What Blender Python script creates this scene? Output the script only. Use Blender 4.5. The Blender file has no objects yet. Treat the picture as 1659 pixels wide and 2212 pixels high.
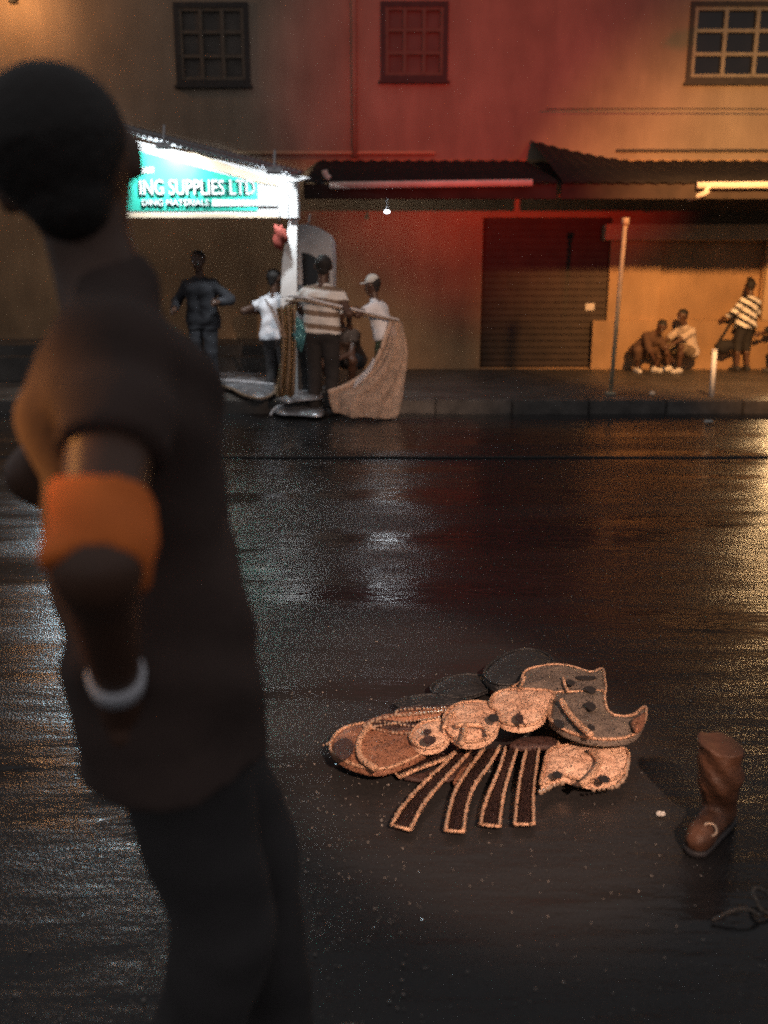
import bpy, bmesh, math, random
import numpy as np
from mathutils import Vector, Matrix
random.seed(7); rng = np.random.default_rng(7)
R = math.radians
sc = bpy.context.scene
COL = sc.collection

# ------------------------------------------------------------------ camera
PITCH = R(14.3); CAMH = 1.55; FPX = 1990.0; CX, CY = 829.5, 1106.0     # measured on a 1659 x 2212 copy of the photo
cam = bpy.data.cameras.new('camera'); camo = bpy.data.objects.new('camera', cam); COL.objects.link(camo)
camo.location = (0, 0, CAMH); camo.rotation_euler = (math.pi/2 - PITCH, 0, 0)
cam.sensor_fit = 'VERTICAL'; cam.sensor_height = 36.0; cam.lens = FPX/2212*36.0
cam.clip_start = 0.05; cam.clip_end = 400
cam.dof.use_dof = True; cam.dof.focus_distance = 4.0; cam.dof.aperture_fstop = 1.6
sc.camera = camo
# ------------------------------------------------------------------ night sky (overcast city glow), no sun
w = bpy.data.worlds.new('World'); sc.world = w; w.use_nodes = True
nt = w.node_tree; nt.nodes.clear()
wo = nt.nodes.new('ShaderNodeOutputWorld'); bg = nt.nodes.new('ShaderNodeBackground')
sky = nt.nodes.new('ShaderNodeTexSky'); sky.sky_type = 'NISHITA'; sky.sun_disc = False
sky.sun_elevation = R(-6); sky.sun_rotation = R(200)
mx = nt.nodes.new('ShaderNodeMix'); mx.data_type = 'RGBA'; mx.inputs[0].default_value = 0.93
mx.inputs[7].default_value = (0.40, 0.39, 0.40, 1)
nt.links.new(sky.outputs[0], mx.inputs[6]); nt.links.new(mx.outputs[2], bg.inputs[0])
bg.inputs[1].default_value = 0.62
nt.links.new(bg.outputs[0], wo.inputs[0])
# ------------------------------------------------------------------ exposure / render
sc.view_settings.view_transform = 'Standard'; sc.view_settings.look = 'None'
sc.view_settings.exposure = 0.0; sc.view_settings.gamma = 1.0; sc.view_settings.use_curve_mapping = False
sc.cycles.use_denoising = False
sc.cycles.sample_clamp_indirect = 4.0; sc.cycles.sample_clamp_direct = 12.0
sc.cycles.max_bounces = 6

# ------------------------------------------------------------------ pixel -> place helpers
cp, sp_ = math.cos(PITCH), math.sin(PITCH)
def ray(px, py):
    a = (px-CX)/FPX; b = (CY-py)/FPX
    return Vector((a, cp + b*sp_, -sp_ + b*cp))
def at(px, py, Y):
    d = ray(px, py); t = Y/d.y
    return Vector((d.x*t, Y, CAMH + d.z*t))
def onz(px, py, z=0.0):
    d = ray(px, py); t = (z-CAMH)/d.z
    return Vector((d.x*t, d.y*t, z))

# ------------------------------------------------------------------ materials
def mat(name, col, rough=0.7, var=0.15, scale=8.0, bump=0.0, bscale=60.0, metal=0.0, emit=None, estr=0.0, spec=0.5, sheen=0.0, coat=0.0, transl=0.0, streak=0.0, sheer=0.0):
    m = bpy.data.materials.new(name); m.use_nodes = True
    n = m.node_tree.nodes; l = m.node_tree.links; p = n['Principled BSDF']
    p.inputs['Roughness'].default_value = rough; p.inputs['Metallic'].default_value = metal
    p.inputs['Specular IOR Level'].default_value = spec
    if sheen: p.inputs['Sheen Weight'].default_value = sheen
    if coat: p.inputs['Coat Weight'].default_value = coat; p.inputs['Coat Roughness'].default_value = 0.08
    tc = n.new('ShaderNodeTexCoord')
    no = n.new('ShaderNodeTexNoise'); no.inputs['Scale'].default_value = scale; no.inputs['Detail'].default_value = 5
    l.new(tc.outputs['Object'], no.inputs['Vector'])
    cr = n.new('ShaderNodeValToRGB')
    cr.color_ramp.elements[0].position = 0.3; cr.color_ramp.elements[1].position = 0.7
    cr.color_ramp.elements[0].color = tuple(c*(1-var) for c in col) + (1,)
    cr.color_ramp.elements[1].color = tuple(min(1, c*(1+var)) for c in col) + (1,)
    l.new(no.outputs['Fac'], cr.inputs[0]); l.new(cr.outputs[0], p.inputs['Base Color'])
    if streak:
        mp = n.new('ShaderNodeMapping'); mp.inputs['Scale'].default_value = (2.0, 2.0, .6); l.new(tc.outputs['Object'], mp.inputs['Vector'])
        ns = n.new('ShaderNodeTexNoise'); ns.inputs['Scale'].default_value = 1.6; ns.inputs['Detail'].default_value = 6; ns.inputs['Roughness'].default_value = .65; l.new(mp.outputs[0], ns.inputs['Vector'])
        rr = n.new('ShaderNodeMapRange'); rr.inputs[1].default_value = .38; rr.inputs[2].default_value = .62; rr.inputs[3].default_value = 1-streak; rr.inputs[4].default_value = 1.0; l.new(ns.outputs['Fac'], rr.inputs[0])
        mu = n.new('ShaderNodeVectorMath'); mu.operation = 'SCALE'; l.new(cr.outputs[0], mu.inputs[0]); l.new(rr.outputs[0], mu.inputs['Scale']); l.new(mu.outputs[0], p.inputs['Base Color'])
    if bump:
        nb = n.new('ShaderNodeTexNoise'); nb.inputs['Scale'].default_value = bscale; nb.inputs['Detail'].default_value = 4
        l.new(tc.outputs['Object'], nb.inputs['Vector'])
        b = n.new('ShaderNodeBump'); b.inputs['Strength'].default_value = bump; b.inputs['Distance'].default_value = 0.01
        l.new(nb.outputs['Fac'], b.inputs['Height']); l.new(b.outputs[0], p.inputs['Normal'])
    if emit:
        p.inputs['Emission Color'].default_value = emit + (1,); p.inputs['Emission Strength'].default_value = estr
    if transl:
        tr = n.new('ShaderNodeBsdfTranslucent'); mxs = n.new('ShaderNodeMixShader'); mxs.inputs[0].default_value = transl
        l.new(cr.outputs[0], tr.inputs[0]); l.new(p.outputs[0], mxs.inputs[1]); l.new(tr.outputs[0], mxs.inputs[2])
        l.new(mxs.outputs[0], n['Material Output'].inputs[0])
        if sheer:
            tp = n.new('ShaderNodeBsdfTransparent'); m2 = n.new('ShaderNodeMixShader'); m2.inputs[0].default_value = sheer
            l.new(mxs.outputs[0], m2.inputs[1]); l.new(tp.outputs[0], m2.inputs[2]); l.new(m2.outputs[0], n['Material Output'].inputs[0])
    return m

def asphalt_mat():
    m = bpy.data.materials.new('wet_asphalt'); m.use_nodes = True
    n = m.node_tree.nodes; l = m.node_tree.links; p = n['Principled BSDF']
    tc = n.new('ShaderNodeTexCoord')
    def noise(scale, detail=4, vec=None, rough=0.55):
        t = n.new('ShaderNodeTexNoise'); t.inputs['Scale'].default_value = scale; t.inputs['Detail'].default_value = detail
        t.inputs['Roughness'].default_value = rough
        l.new(vec if vec else tc.outputs['Object'], t.inputs['Vector']); return t.outputs['Fac']
    def math_(op, a, b):
        x = n.new('ShaderNodeMath'); x.operation = op
        for i, v in enumerate((a, b)):
            if isinstance(v, (int, float)): x.inputs[i].default_value = v
            else: l.new(v, x.inputs[i])
        return x.outputs[0]
    def ramp(f, p0, p1, v0, v1):
        x = n.new('ShaderNodeMapRange'); x.clamp = True
        x.inputs[1].default_value = p0; x.inputs[2].default_value = p1; x.inputs[3].default_value = v0; x.inputs[4].default_value = v1
        l.new(f, x.inputs[0]); return x.outputs[0]
    # colour
    cr = n.new('ShaderNodeValToRGB'); cr.color_ramp.elements[0].color = (.008, .008, .009, 1); cr.color_ramp.elements[1].color = (.034, .033, .033, 1)
    l.new(noise(170, 3), cr.inputs[0]); l.new(cr.outputs[0], p.inputs['Base Color'])
    mp = n.new('ShaderNodeMapping'); mp.inputs['Scale'].default_value = (0.35, 1.3, 1.0); l.new(tc.outputs['Object'], mp.inputs['Vector'])
    big = noise(1.1, 5, mp.outputs[0], .6)            # water film: long shallow pools along the street
    wet = ramp(big, .42, .60, 0.0, 1.0)
    rough = math_('ADD', ramp(wet, 0, 1, .26, .09), math_('MULTIPLY', noise(45, 3), .12))
    l.new(rough, p.inputs['Roughness'])
    p.inputs['IOR'].default_value = 1.38
    # relief: aggregate stones, larger unevenness, ripples
    vo = n.new('ShaderNodeTexVoronoi'); vo.inputs['Scale'].default_value = 120; l.new(tc.outputs['Object'], vo.inputs['Vector'])
    agg = math_('MULTIPLY', vo.outputs['Distance'], ramp(wet, 0, 1, .75, .10))
    mid = math_('MULTIPLY', noise(22, 3), .55)
    low = math_('MULTIPLY', noise(3.2, 4, mp.outputs[0]), 9.0)
    h = math_('ADD', math_('ADD', agg, mid), low)
    b = n.new('ShaderNodeBump'); b.inputs['Strength'].default_value = 1.0; b.inputs['Distance'].default_value = 0.0016
    l.new(h, b.inputs['Height']); l.new(b.outputs[0], p.inputs['Normal'])
    return m

def stripe_mat(name, c0, c1, freq, duty=0.5, tilt=0.25):
    m = bpy.data.materials.new(name); m.use_nodes = True
    n = m.node_tree.nodes; l = m.node_tree.links; p = n['Principled BSDF']; p.inputs['Roughness'].default_value = .8
    tc = n.new('ShaderNodeTexCoord'); sx = n.new('ShaderNodeSeparateXYZ'); l.new(tc.outputs['Object'], sx.inputs[0])
    no = n.new('ShaderNodeTexNoise'); no.inputs['Scale'].default_value = 6; l.new(tc.outputs['Object'], no.inputs['Vector'])
    def mth(op, a, b):
        x = n.new('ShaderNodeMath'); x.operation = op
        for i, v in enumerate((a, b)):
            if isinstance(v, (int, float)): x.inputs[i].default_value = v
            else: l.new(v, x.inputs[i])
        return x.outputs[0]
    z = mth('ADD', mth('ADD', sx.outputs[2], mth('MULTIPLY', sx.outputs[0], tilt)), mth('MULTIPLY', no.outputs['Fac'], .03))
    f = mth('FRACT', mth('MULTIPLY', z, freq), 0)
    g = mth('GREATER_THAN', f, duty)
    mxn = n.new('ShaderNodeMix'); mxn.data_type = 'RGBA'; mxn.inputs[6].default_value = c0 + (1,); mxn.inputs[7].default_value = c1 + (1,)
    l.new(g, mxn.inputs[0]); l.new(mxn.outputs[2], p.inputs['Base Color'])
    return m

M = {}
M['asphalt'] = asphalt_mat()
M['concrete'] = mat('pavement_concrete', (.075, .066, .058), .5, .35, 3, .5, 40)
M['kerb'] = mat('kerb_stone', (.09, .08, .072), .55, .4, 6, .4, 40)
M['wall'] = mat('cream_render', (.27, .205, .15), .85, .22, .9, .35, 30, streak=.16)
M['wall_low'] = mat('ochre_render', (.36, .22, .115), .8, .25, 1.1, .35, 30, streak=.16)
M['trim'] = mat('trim_render', (.44, .31, .19), .8, .12, 3, .3, 40)
M['frame'] = mat('window_bars', (.22, .19, .145), .6, .15, 9); M['frame_dim'] = mat('window_bars_brown', (.11, .082, .06), .8, .15, 9); M['glass_dim'] = mat('faded_glass', (.075, .058, .046), .6, .3, 3)  # left and middle windows toned near the wall so they fade
M['darkframe'] = mat('window_surround', (.030, .024, .022), .7, .2, 9)
M['glass'] = mat('dark_glass', (.012, .012, .014), .12, .2, 3, spec=.6)
M['roof'] = mat('dark_sheet_roof', (.010, .009, .009), .8, .3, 4, .3, 30, spec=.2)
M['soffit'] = mat('dark_boards', (.03, .02, .016), .9, .3, 5)
M['gutter'] = mat('white_gutter', (.62, .56, .50), .5, .15, 6)
M['shutter'] = mat('brown_shutter', (.045, .028, .020), .7, .25, 5)
M['pole'] = mat('painted_pole', (.45, .36, .24), .55, .2, 10)
M['white'] = mat('white_paint', (.74, .74, .74), .5, .1, 6)
M['greywhite'] = mat('greyish_white_paint', (.52, .52, .54), .5, .2, 5)
M['green'] = mat('sign_green', (.03, .40, .30), .45, .08, 4)
M['cream'] = mat('sign_cream', (.62, .50, .36), .5, .08, 4)
M['signwhite'] = mat('sign_white', (.8, .8, .8), .45, .05, 4)
M['letter_shadow'] = mat('letter_drop_shadow', (.03, .16, .14), .5, .1, 4)
M['zinc'] = mat('corrugated_zinc', (.30, .31, .33), .4, .25, 5, metal=.5)
M['steel'] = mat('lamp_post_steel', (.12, .12, .12), .5, .2, 6, metal=.6)
M['black'] = mat('black_metal', (.02, .02, .02), .5, .2, 6)
M['na_lens'] = mat('sodium_lens', (1, .5, .15), .4, 0, emit=(1, .42, .10), estr=6)
M['cool_lens'] = mat('mercury_lens', (.7, .9, 1), .4, 0, emit=(.55, .85, 1), estr=6)
M['white_lens'] = mat('white_lens', (1, 1, 1), .4, 0, emit=(.85, .93, 1), estr=14)
M['red_lens'] = mat('red_lens', (1, .1, .05), .4, 0, emit=(1, .05, .02), estr=4)
M['skin_dark'] = mat('skin_deep', (.085, .042, .026), .45, .12, 9)
M['skin_a'] = mat('skin_warm_brown', (.10, .05, .032), .45, .12, 9)
M['skin_mid'] = mat('skin_brown', (.23, .115, .065), .45, .12, 9)
M['hair'] = mat('hair_black', (.014, .011, .010), .7, .3, 30, .6, 60)
M['cap'] = mat('white_cap', (.62, .62, .60), .7, .1, 8)
M['sh_white'] = mat('shirt_white', (.74, .75, .80), .8, .08, 7, .3, 20)
M['sh_rust'] = mat('shirt_rust', (.062, .040, .034), .95, .3, 5, .8, 14)
M['sh_grey'] = mat('shirt_grey', (.032, .032, .038), .85, .2, 7, .3, 20)
M['sh_brown'] = mat('shirt_brown', (.10, .055, .035), .85, .2, 7, .3, 20)
M['sh_pale'] = mat('shirt_pale', (.48, .40, .34), .85, .2, 7, .3, 20)
M['sh_black'] = mat('cloth_black', (.022, .020, .021), .85, .3, 7, .4, 18)
M['cl_dark'] = mat('cloth_charcoal', (.045, .041, .042), .9, .25, 6, .5, 14)
M['cl_tan'] = mat('cloth_tan', (.36, .17, .10), .85, .2, 7, .3, 20)
M['cl_green'] = mat('cloth_dark_green', (.05, .075, .045), .85, .2, 7, .3, 20)
M['cl_khaki'] = mat('cloth_khaki', (.20, .15, .10), .85, .2, 7, .3, 20)
M['shoe_white'] = mat('shoe_white', (.62, .58, .54), .6, .1, 9)
M['shoe_grey'] = mat('shoe_grey', (.05, .05, .055), .6, .2, 9)
M['shoe_dark'] = mat('shoe_dark', (.03, .028, .03), .6, .1, 9)
M['stripe_bw'] = stripe_mat('shirt_black_white_stripes', (.015, .013, .013), (.78, .76, .72), 8.5, .42, .55)
M['stripe_wg'] = stripe_mat('shirt_white_brown_stripes', (.20, .14, .10), (.70, .68, .66), 7.0, .40, .1)
M['orange_cloth'] = mat('orange_cloth', (.85, .20, .035), .8, .2, 9, .4, 20)
M['red_cloth'] = mat('red_cloth', (.20, .03, .018), .8, .25, 9)
M['wing_tan'] = mat('tan_gauze', (.80, .62, .50), .8, .2, 14, .6, 90, transl=.3, sheer=.28)
M['wing_gold'] = mat('gold_brown_lame', (.40, .28, .16), .45, .35, 26, .9, 120, metal=.3)
M['wing_silver'] = mat('silver_foil', (.42, .43, .46), .33, .3, 6, .9, 14, metal=.65)
M['wire_white'] = mat('white_foam_tube', (.62, .60, .62), .7, .1, 9)
M['wire_tan'] = mat('bronze_tube', (.34, .23, .15), .45, .2, 20, metal=.3)
def glitter(name, c0, c1, fleck, rough=.6):
    m = bpy.data.materials.new(name); m.use_nodes = True
    n = m.node_tree.nodes; l = m.node_tree.links; p = n['Principled BSDF']; p.inputs['Roughness'].default_value = rough
    tc = n.new('ShaderNodeTexCoord')
    a = n.new('ShaderNodeTexNoise'); a.inputs['Scale'].default_value = 170; a.inputs['Detail'].default_value = 2; l.new(tc.outputs['Object'], a.inputs['Vector'])
    b = n.new('ShaderNodeTexNoise'); b.inputs['Scale'].default_value = 11; b.inputs['Detail'].default_value = 4; l.new(tc.outputs['Object'], b.inputs['Vector'])
    ad = n.new('ShaderNodeMath'); ad.operation = 'ADD'; l.new(a.outputs['Fac'], ad.inputs[0]); l.new(b.outputs['Fac'], ad.inputs[1])
    cr = n.new('ShaderNodeValToRGB'); cr.color_ramp.elements[0].position = .38; cr.color_ramp.elements[1].position = .62
    hf = n.new('ShaderNodeMath'); hf.operation = 'MULTIPLY'; hf.inputs[1].default_value = .5; l.new(ad.outputs[0], hf.inputs[0])
    cr.color_ramp.elements[0].color = c0+(1,); cr.color_ramp.elements[1].color = c1+(1,); l.new(hf.outputs[0], cr.inputs[0])
    vo = n.new('ShaderNodeTexVoronoi'); vo.inputs['Scale'].default_value = 260; l.new(tc.outputs['Object'], vo.inputs['Vector'])
    sx = n.new('ShaderNodeSeparateColor'); l.new(vo.outputs['Color'], sx.inputs[0])
    gt = n.new('ShaderNodeMath'); gt.operation = 'GREATER_THAN'; gt.inputs[1].default_value = 1-fleck; l.new(sx.outputs[0], gt.inputs[0])
    l.new(gt.outputs[0], p.inputs['Metallic'])
    mr = n.new('ShaderNodeMapRange'); mr.inputs[3].default_value = rough; mr.inputs[4].default_value = .25; l.new(gt.outputs[0], mr.inputs[0]); l.new(mr.outputs[0], p.inputs['Roughness'])
    l.new(cr.outputs[0], p.inputs['Base Color'])
    bp = n.new('ShaderNodeBump'); bp.inputs['Strength'].default_value = .9; bp.inputs['Distance'].default_value = .004
    sm = n.new('ShaderNodeMath'); sm.operation = 'ADD'; l.new(sx.outputs[1], sm.inputs[0]); l.new(a.outputs['Fac'], sm.inputs[1])
    l.new(sm.outputs[0], bp.inputs['Height']); l.new(bp.outputs[0], p.inputs['Normal'])
    return m
M['c_tan'] = glitter('costume_tan_glitter', (.46, .25, .155), (.80, .53, .37), .16)
M['c_rust'] = glitter('costume_rust_lame', (.15, .06, .032), (.34, .16, .09), .12)
M['c_olive_shaded'] = glitter('costume_olive_shaded', (.07, .055, .045), (.18, .14, .11), .10)  # olive plates, with the shade on crest and horn put into the colour
M['c_dark'] = glitter('costume_dark_red', (.022, .010, .009), (.06, .028, .022), .08)
M['c_pipe'] = glitter('costume_piping_gold', (.34, .18, .10), (.74, .46, .30), .3)
M['c_bead'] = mat('costume_beads', (.75, .52, .36), .15, .2, 60, metal=.7)
M['c_spot'] = mat('costume_black_spot', (.012, .010, .010), .7, .2, 20)
M['c_net'] = mat('costume_black_net', (.012, .012, .013), .55, .3, 20, .8, 80)
M['litter'] = mat('pale_litter', (.5, .48, .44), .7, .2, 20)
M['bundle'] = mat('orange_brown_leather', (.075, .032, .016), .6, .5, 14, .8, 40)
M['stone'] = mat('grit', (.20, .18, .16), .12, .5, 60, coat=1.0)
M['teal'] = mat('teal_blue_foil', (.10, .30, .34), .3, .7, 40, .8, 90, metal=.4)

# ------------------------------------------------------------------ object helpers
def tag(o, label=None, cat=None, group=None, kind=None):
    if label: o['label'] = label
    if cat: o['category'] = cat
    if group: o['group'] = group
    if kind: o['kind'] = kind
    return o
def empty(name, loc, label, cat, group=None):
    o = bpy.data.objects.new(name, None); o.empty_display_size = .1; o.location = loc; COL.objects.link(o)
    return tag(o, label, cat, group)
def link(name, me, m, parent=None, smooth=False):
    if smooth:
        for p in me.polygons: p.use_smooth = True
    o = bpy.data.objects.new(name, me)
    if m is not None: me.materials.clear(); me.materials.append(m)
    COL.objects.link(o)
    if parent is not None:
        o.parent = parent
        off = Vector((0, 0, 0)); q = parent
        while q is not None: off += Vector(q.location); q = q.parent
        me.transform(Matrix.Translation(-off))
    return o
def from_bm(name, bm, m, parent=None, smooth=False):
    me = bpy.data.meshes.new(name); bmesh.ops.recalc_face_normals(bm, faces=bm.faces); bm.to_mesh(me); bm.free()
    return link(name, me, m, parent, smooth)
def add_box(bm, x0, x1, y0, y1, z0, z1, bev=0.0):
    vs = [bm.verts.new(v) for v in ((x0,y0,z0),(x1,y0,z0),(x1,y1,z0),(x0,y1,z0),(x0,y0,z1),(x1,y0,z1),(x1,y1,z1),(x0,y1,z1))]
    fs = [bm.faces.new([vs[i] for i in f]) for f in ((0,3,2,1),(4,5,6,7),(0,1,5,4),(1,2,6,5),(2,3,7,6),(3,0,4,7))]
    if bev:
        es = list({e for f in fs for e in f.edges})
        bmesh.ops.bevel(bm, geom=es, offset=bev, segments=2, affect='EDGES')
def box(name, x0, x1, y0, y1, z0, z1, m, parent=None, bev=0.006):
    bm = bmesh.new(); add_box(bm, min(x0,x1), max(x0,x1), min(y0,y1), max(y0,y1), min(z0,z1), max(z0,z1), bev)
    return from_bm(name, bm, m, parent)
def tube_bm(bm, pts, r, n=8, closed=False, r_end=None):
    pts = [Vector(p) for p in pts]; rings = []
    N = len(pts)
    for i, p in enumerate(pts):
        if closed: t = (pts[(i+1) % N] - pts[i-1])
        else: t = (pts[min(i+1, N-1)] - pts[max(i-1, 0)])
        t.normalize()
        up = Vector((0, 0, 1)) if abs(t.z) < .9 else Vector((1, 0, 0))
        a = t.cross(up).normalized(); b = t.cross(a).normalized()
        rr = r if r_end is None else r + (r_end - r)*i/(N-1)
        rings.append([bm.verts.new(p + a*rr*math.cos(2*math.pi*k/n) + b*rr*math.sin(2*math.pi*k/n)) for k in range(n)])
    for i in range(N if closed else N-1):
        A, B = rings[i], rings[(i+1) % N]
        for k in range(n): bm.faces.new((A[k], A[(k+1) % n], B[(k+1) % n], B[k]))
    if not closed:
        bm.faces.new(rings[0][::-1]); bm.faces.new(rings[-1])
def tube(name, pts, r, m, parent=None, n=8, closed=False, r_end=None):
    bm = bmesh.new(); tube_bm(bm, pts, r, n, closed, r_end)
    return from_bm(name, bm, m, parent, True)
def smooth_path(pts, k=6, closed=False):
    P = [Vector(p) for p in pts]; N = len(P); out = []
    rngi = range(N if closed else N-1)
    for i in rngi:
        if closed: a, b, c, d = P[i-1], P[i], P[(i+1) % N], P[(i+2) % N]
        else: a, b, c, d = P[max(i-1,0)], P[i], P[i+1], P[min(i+2,N-1)]
        for j in range(k):
            t = j/k
            out.append(.5*((2*b) + (-a+c)*t + (2*a-5*b+4*c-d)*t*t + (-a+3*b-3*c+d)*t**3))
    if not closed: out.append(P[-1])
    return out

# ------------------------------------------------------------------ SETTING: road, pavement, kerb
YW = 14.6           # facade plane
YK = 10.75          # kerb face
def sheet(name, x0, x1, y0, y1, z, m, nx=1, ny=1, wav=0.0):
    bm = bmesh.new(); g = []
    for j in range(ny+1):
        row = []
        for i in range(nx+1):
            x = x0+(x1-x0)*i/nx; y = y0+(y1-y0)*j/ny
            zz = z + wav*(math.sin(x*.9+y*.55)*math.sin(y*1.7-x*.25) + .6*math.sin(x*2.1+1.3)*math.sin(y*3.1+.4))
            row.append(bm.verts.new((x, y, zz)))
        g.append(row)
    for j in range(ny):
        for i in range(nx): bm.faces.new((g[j][i], g[j][i+1], g[j+1][i+1], g[j+1][i]))
    return from_bm(name, bm, m, None, True)
tag(sheet('ground', -150, 150, -150, 150, -0.06, M['asphalt']), kind='structure')
tag(sheet('road', -22, 22, -9, YK+.02, 0, M['asphalt'], 160, 160, .006), kind='structure')
road_joint = bmesh.new()
pj = [(-14+.35*i, 8.02+.012*math.sin(i*1.3)+.01*random.uniform(-1,1), .004) for i in range(90)]
tube_bm(road_joint, pj, .011, 5)
tag(from_bm('road_joint', road_joint, M['asphalt'], None, True), kind='structure')
pav = tag(box('pavement', -22, 22, YK+.16, YW+.3, -.05, .15, M['concrete'], None, 0), kind='structure')
kerb = empty('kerb', (0, YK+.08, 0), 'pale stone kerb along the far side of the wet road', 'kerb'); del kerb['label']; del kerb['category']; kerb['kind'] = 'structure'
x = -12.0
while x < 12:
    L = .9
    box('kerb_stone', x+.005, x+L-.005, YK+random.uniform(-.006,.006), YK+.155, -.05, .152+random.uniform(-.004,.006), M['kerb'], kerb, .015)
    x += L

# ------------------------------------------------------------------ the long two-storey building
def X_at(px, py, Y=YW): return at(px, py, Y).x
def Z_at(py, Y=YW): return at(CX, py, Y).z
bld = empty('street_building', (0, YW, .15), 'long cream two-storey street building with barred upper windows', 'building')
def facade(name, x0, x1, z0, z1, y, depth, openings, m, parent):
    xs = sorted({x0, x1} | {v for o in openings for v in o[:2]}); zs = sorted({z0, z1} | {v for o in openings for v in o[2:]})
    bm = bmesh.new()
    def is_open(a, b, c, d):
        mx_, mz = (a+b)/2, (c+d)/2
        return any(o[0] < mx_ < o[1] and o[2] < mz < o[3] for o in openings)
    for i in range(len(xs)-1):
        for j in range(len(zs)-1):
            if not is_open(xs[i], xs[i+1], zs[j], zs[j+1]):
                bm.faces.new([bm.verts.new(v) for v in ((xs[i], y, zs[j]), (xs[i+1], y, zs[j]), (xs[i+1], y, zs[j+1]), (xs[i], y, zs[j+1]))])
    for (a, b, c, d) in openings:     # reveals + back
        for q in (((a,y,c),(a,y+depth,c),(a,y+depth,d),(a,y,d)), ((b,y,c),(b,y,d),(b,y+depth,d),(b,y+depth,c)),
                  ((a,y,c),(b,y,c),(b,y+depth,c),(a,y+depth,c)), ((a,y,d),(a,y+depth,d),(b,y+depth,d),(b,y,d)),
                  ((a,y+depth,c),(b,y+depth,c),(b,y+depth,d),(a,y+depth,d))):
            bm.faces.new([bm.verts.new(v) for v in q])
    bmesh.ops.remove_doubles(bm, verts=bm.verts, dist=1e-5)
    return from_bm(name, bm, m, parent)
def rect(px0, px1, py0, py1, Y=YW):
    zc = (py0+py1)/2
    return (X_at(px0, zc, Y), X_at(px1, zc, Y), Z_at(py1, Y), Z_at(py0, Y))
win_rects = [rect(384, 533, 12, 178), rect(828, 962, 10, 168), rect(1492, 1706, 10, 172)]
cols_rows = [(3, 3), (3, 3), (3, 3)]
zu = Z_at(344)       # top of ground floor wall
shut = rect(1040, 1314, 470, 796); shut = (shut[0], shut[1], .17, shut[3])
panel = rect(1426, 1646, 522, 690)
panel2 = rect(1672, 1900, 522, 690)
facade('wall', -14, 14, zu, 8.2, YW, .16, win_rects, M['wall'], bld)
facade('wall', -14, 14, .15, zu, YW, .12, [shut, panel, panel2], M['wall_low'], bld)
box('roof_slab', -14.1, 14.1, YW-.35, YW+6, 8.2, 8.4, M['trim'], bld)
zl = Z_at(326); box('string_course', X_at(1330, 326), 14, YW-.05, YW, zl-.02, zl+.02, M['darkframe'], bld)
box('string_course', -14, X_at(940, 332), YW-.06, YW, zl-.05, zl-.01, M['trim'], bld)
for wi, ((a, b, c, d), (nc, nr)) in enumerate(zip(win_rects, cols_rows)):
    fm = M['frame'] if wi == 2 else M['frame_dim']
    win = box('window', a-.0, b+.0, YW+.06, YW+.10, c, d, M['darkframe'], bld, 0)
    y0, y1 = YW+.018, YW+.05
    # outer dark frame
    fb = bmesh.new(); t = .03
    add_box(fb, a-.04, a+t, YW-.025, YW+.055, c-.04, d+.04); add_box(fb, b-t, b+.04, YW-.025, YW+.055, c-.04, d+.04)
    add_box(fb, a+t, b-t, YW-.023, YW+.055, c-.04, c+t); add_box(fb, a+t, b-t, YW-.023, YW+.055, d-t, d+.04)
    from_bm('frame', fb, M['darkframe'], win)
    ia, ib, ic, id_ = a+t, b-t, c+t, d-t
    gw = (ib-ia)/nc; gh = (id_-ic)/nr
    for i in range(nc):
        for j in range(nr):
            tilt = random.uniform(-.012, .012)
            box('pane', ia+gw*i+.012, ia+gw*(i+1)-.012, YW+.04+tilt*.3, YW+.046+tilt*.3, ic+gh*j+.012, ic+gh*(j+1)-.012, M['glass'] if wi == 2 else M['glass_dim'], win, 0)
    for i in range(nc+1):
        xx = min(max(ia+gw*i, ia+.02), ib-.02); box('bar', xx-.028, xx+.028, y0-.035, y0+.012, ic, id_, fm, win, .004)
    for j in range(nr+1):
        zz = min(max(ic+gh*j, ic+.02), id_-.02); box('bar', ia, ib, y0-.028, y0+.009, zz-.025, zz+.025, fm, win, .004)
    box('sill', a-.07, b+.07, YW-.07, YW+.02, c-.085, c-.045, M['darkframe'], win, .008)
# drain pipe on the facade
ptop = at(764, 40, YW-.07); pbot = at(764, 292, YW-.07)
tube('drain_pipe', [(ptop.x, YW-.07, 8.1), (ptop.x, YW-.07, zu+.02)], .04, M['wall'], bld)
# roller shutter (each slat)
sh = box('roller_shutter', shut[0], shut[1], YW+.10, YW+.115, .17, shut[3], M['shutter'], bld, 0)
z = .19; k = 0
while z < shut[3]-.05:
    box('slat', shut[0]+.01, shut[1]-.01, YW+.062+.004*(k % 2), YW+.099, z, z+.088, M['shutter'], sh, .012); z += .098; k += 1
nt0 = at(1275, 663, YW+.03)
box('notice_plate', nt0.x-.07, nt0.x+.07, YW+.035, YW+.055, nt0.z-.055, nt0.z+.055, M['gutter'], bld, .01)
# plinth beside the shutter, lintel, panel frame, pilaster
pl = rect(1284, 1334, 694, 800)
box('plinth', pl[0]-.06, 13, YW-.09, YW-.004, .15, Z_at(692), M['wall_low'], bld, .01)
lt = rect(1300, 1900, 486, 520)
box('lintel', lt[0], 13, YW-.26, YW-.003, lt[2], lt[3], M['trim'], bld, .01)
pp = rect(1648, 1664, 520, 692); box('pilaster', pp[0], pp[1], YW-.10, YW-.004, pp[2], pp[3], M['trim'], bld, .008)
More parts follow.
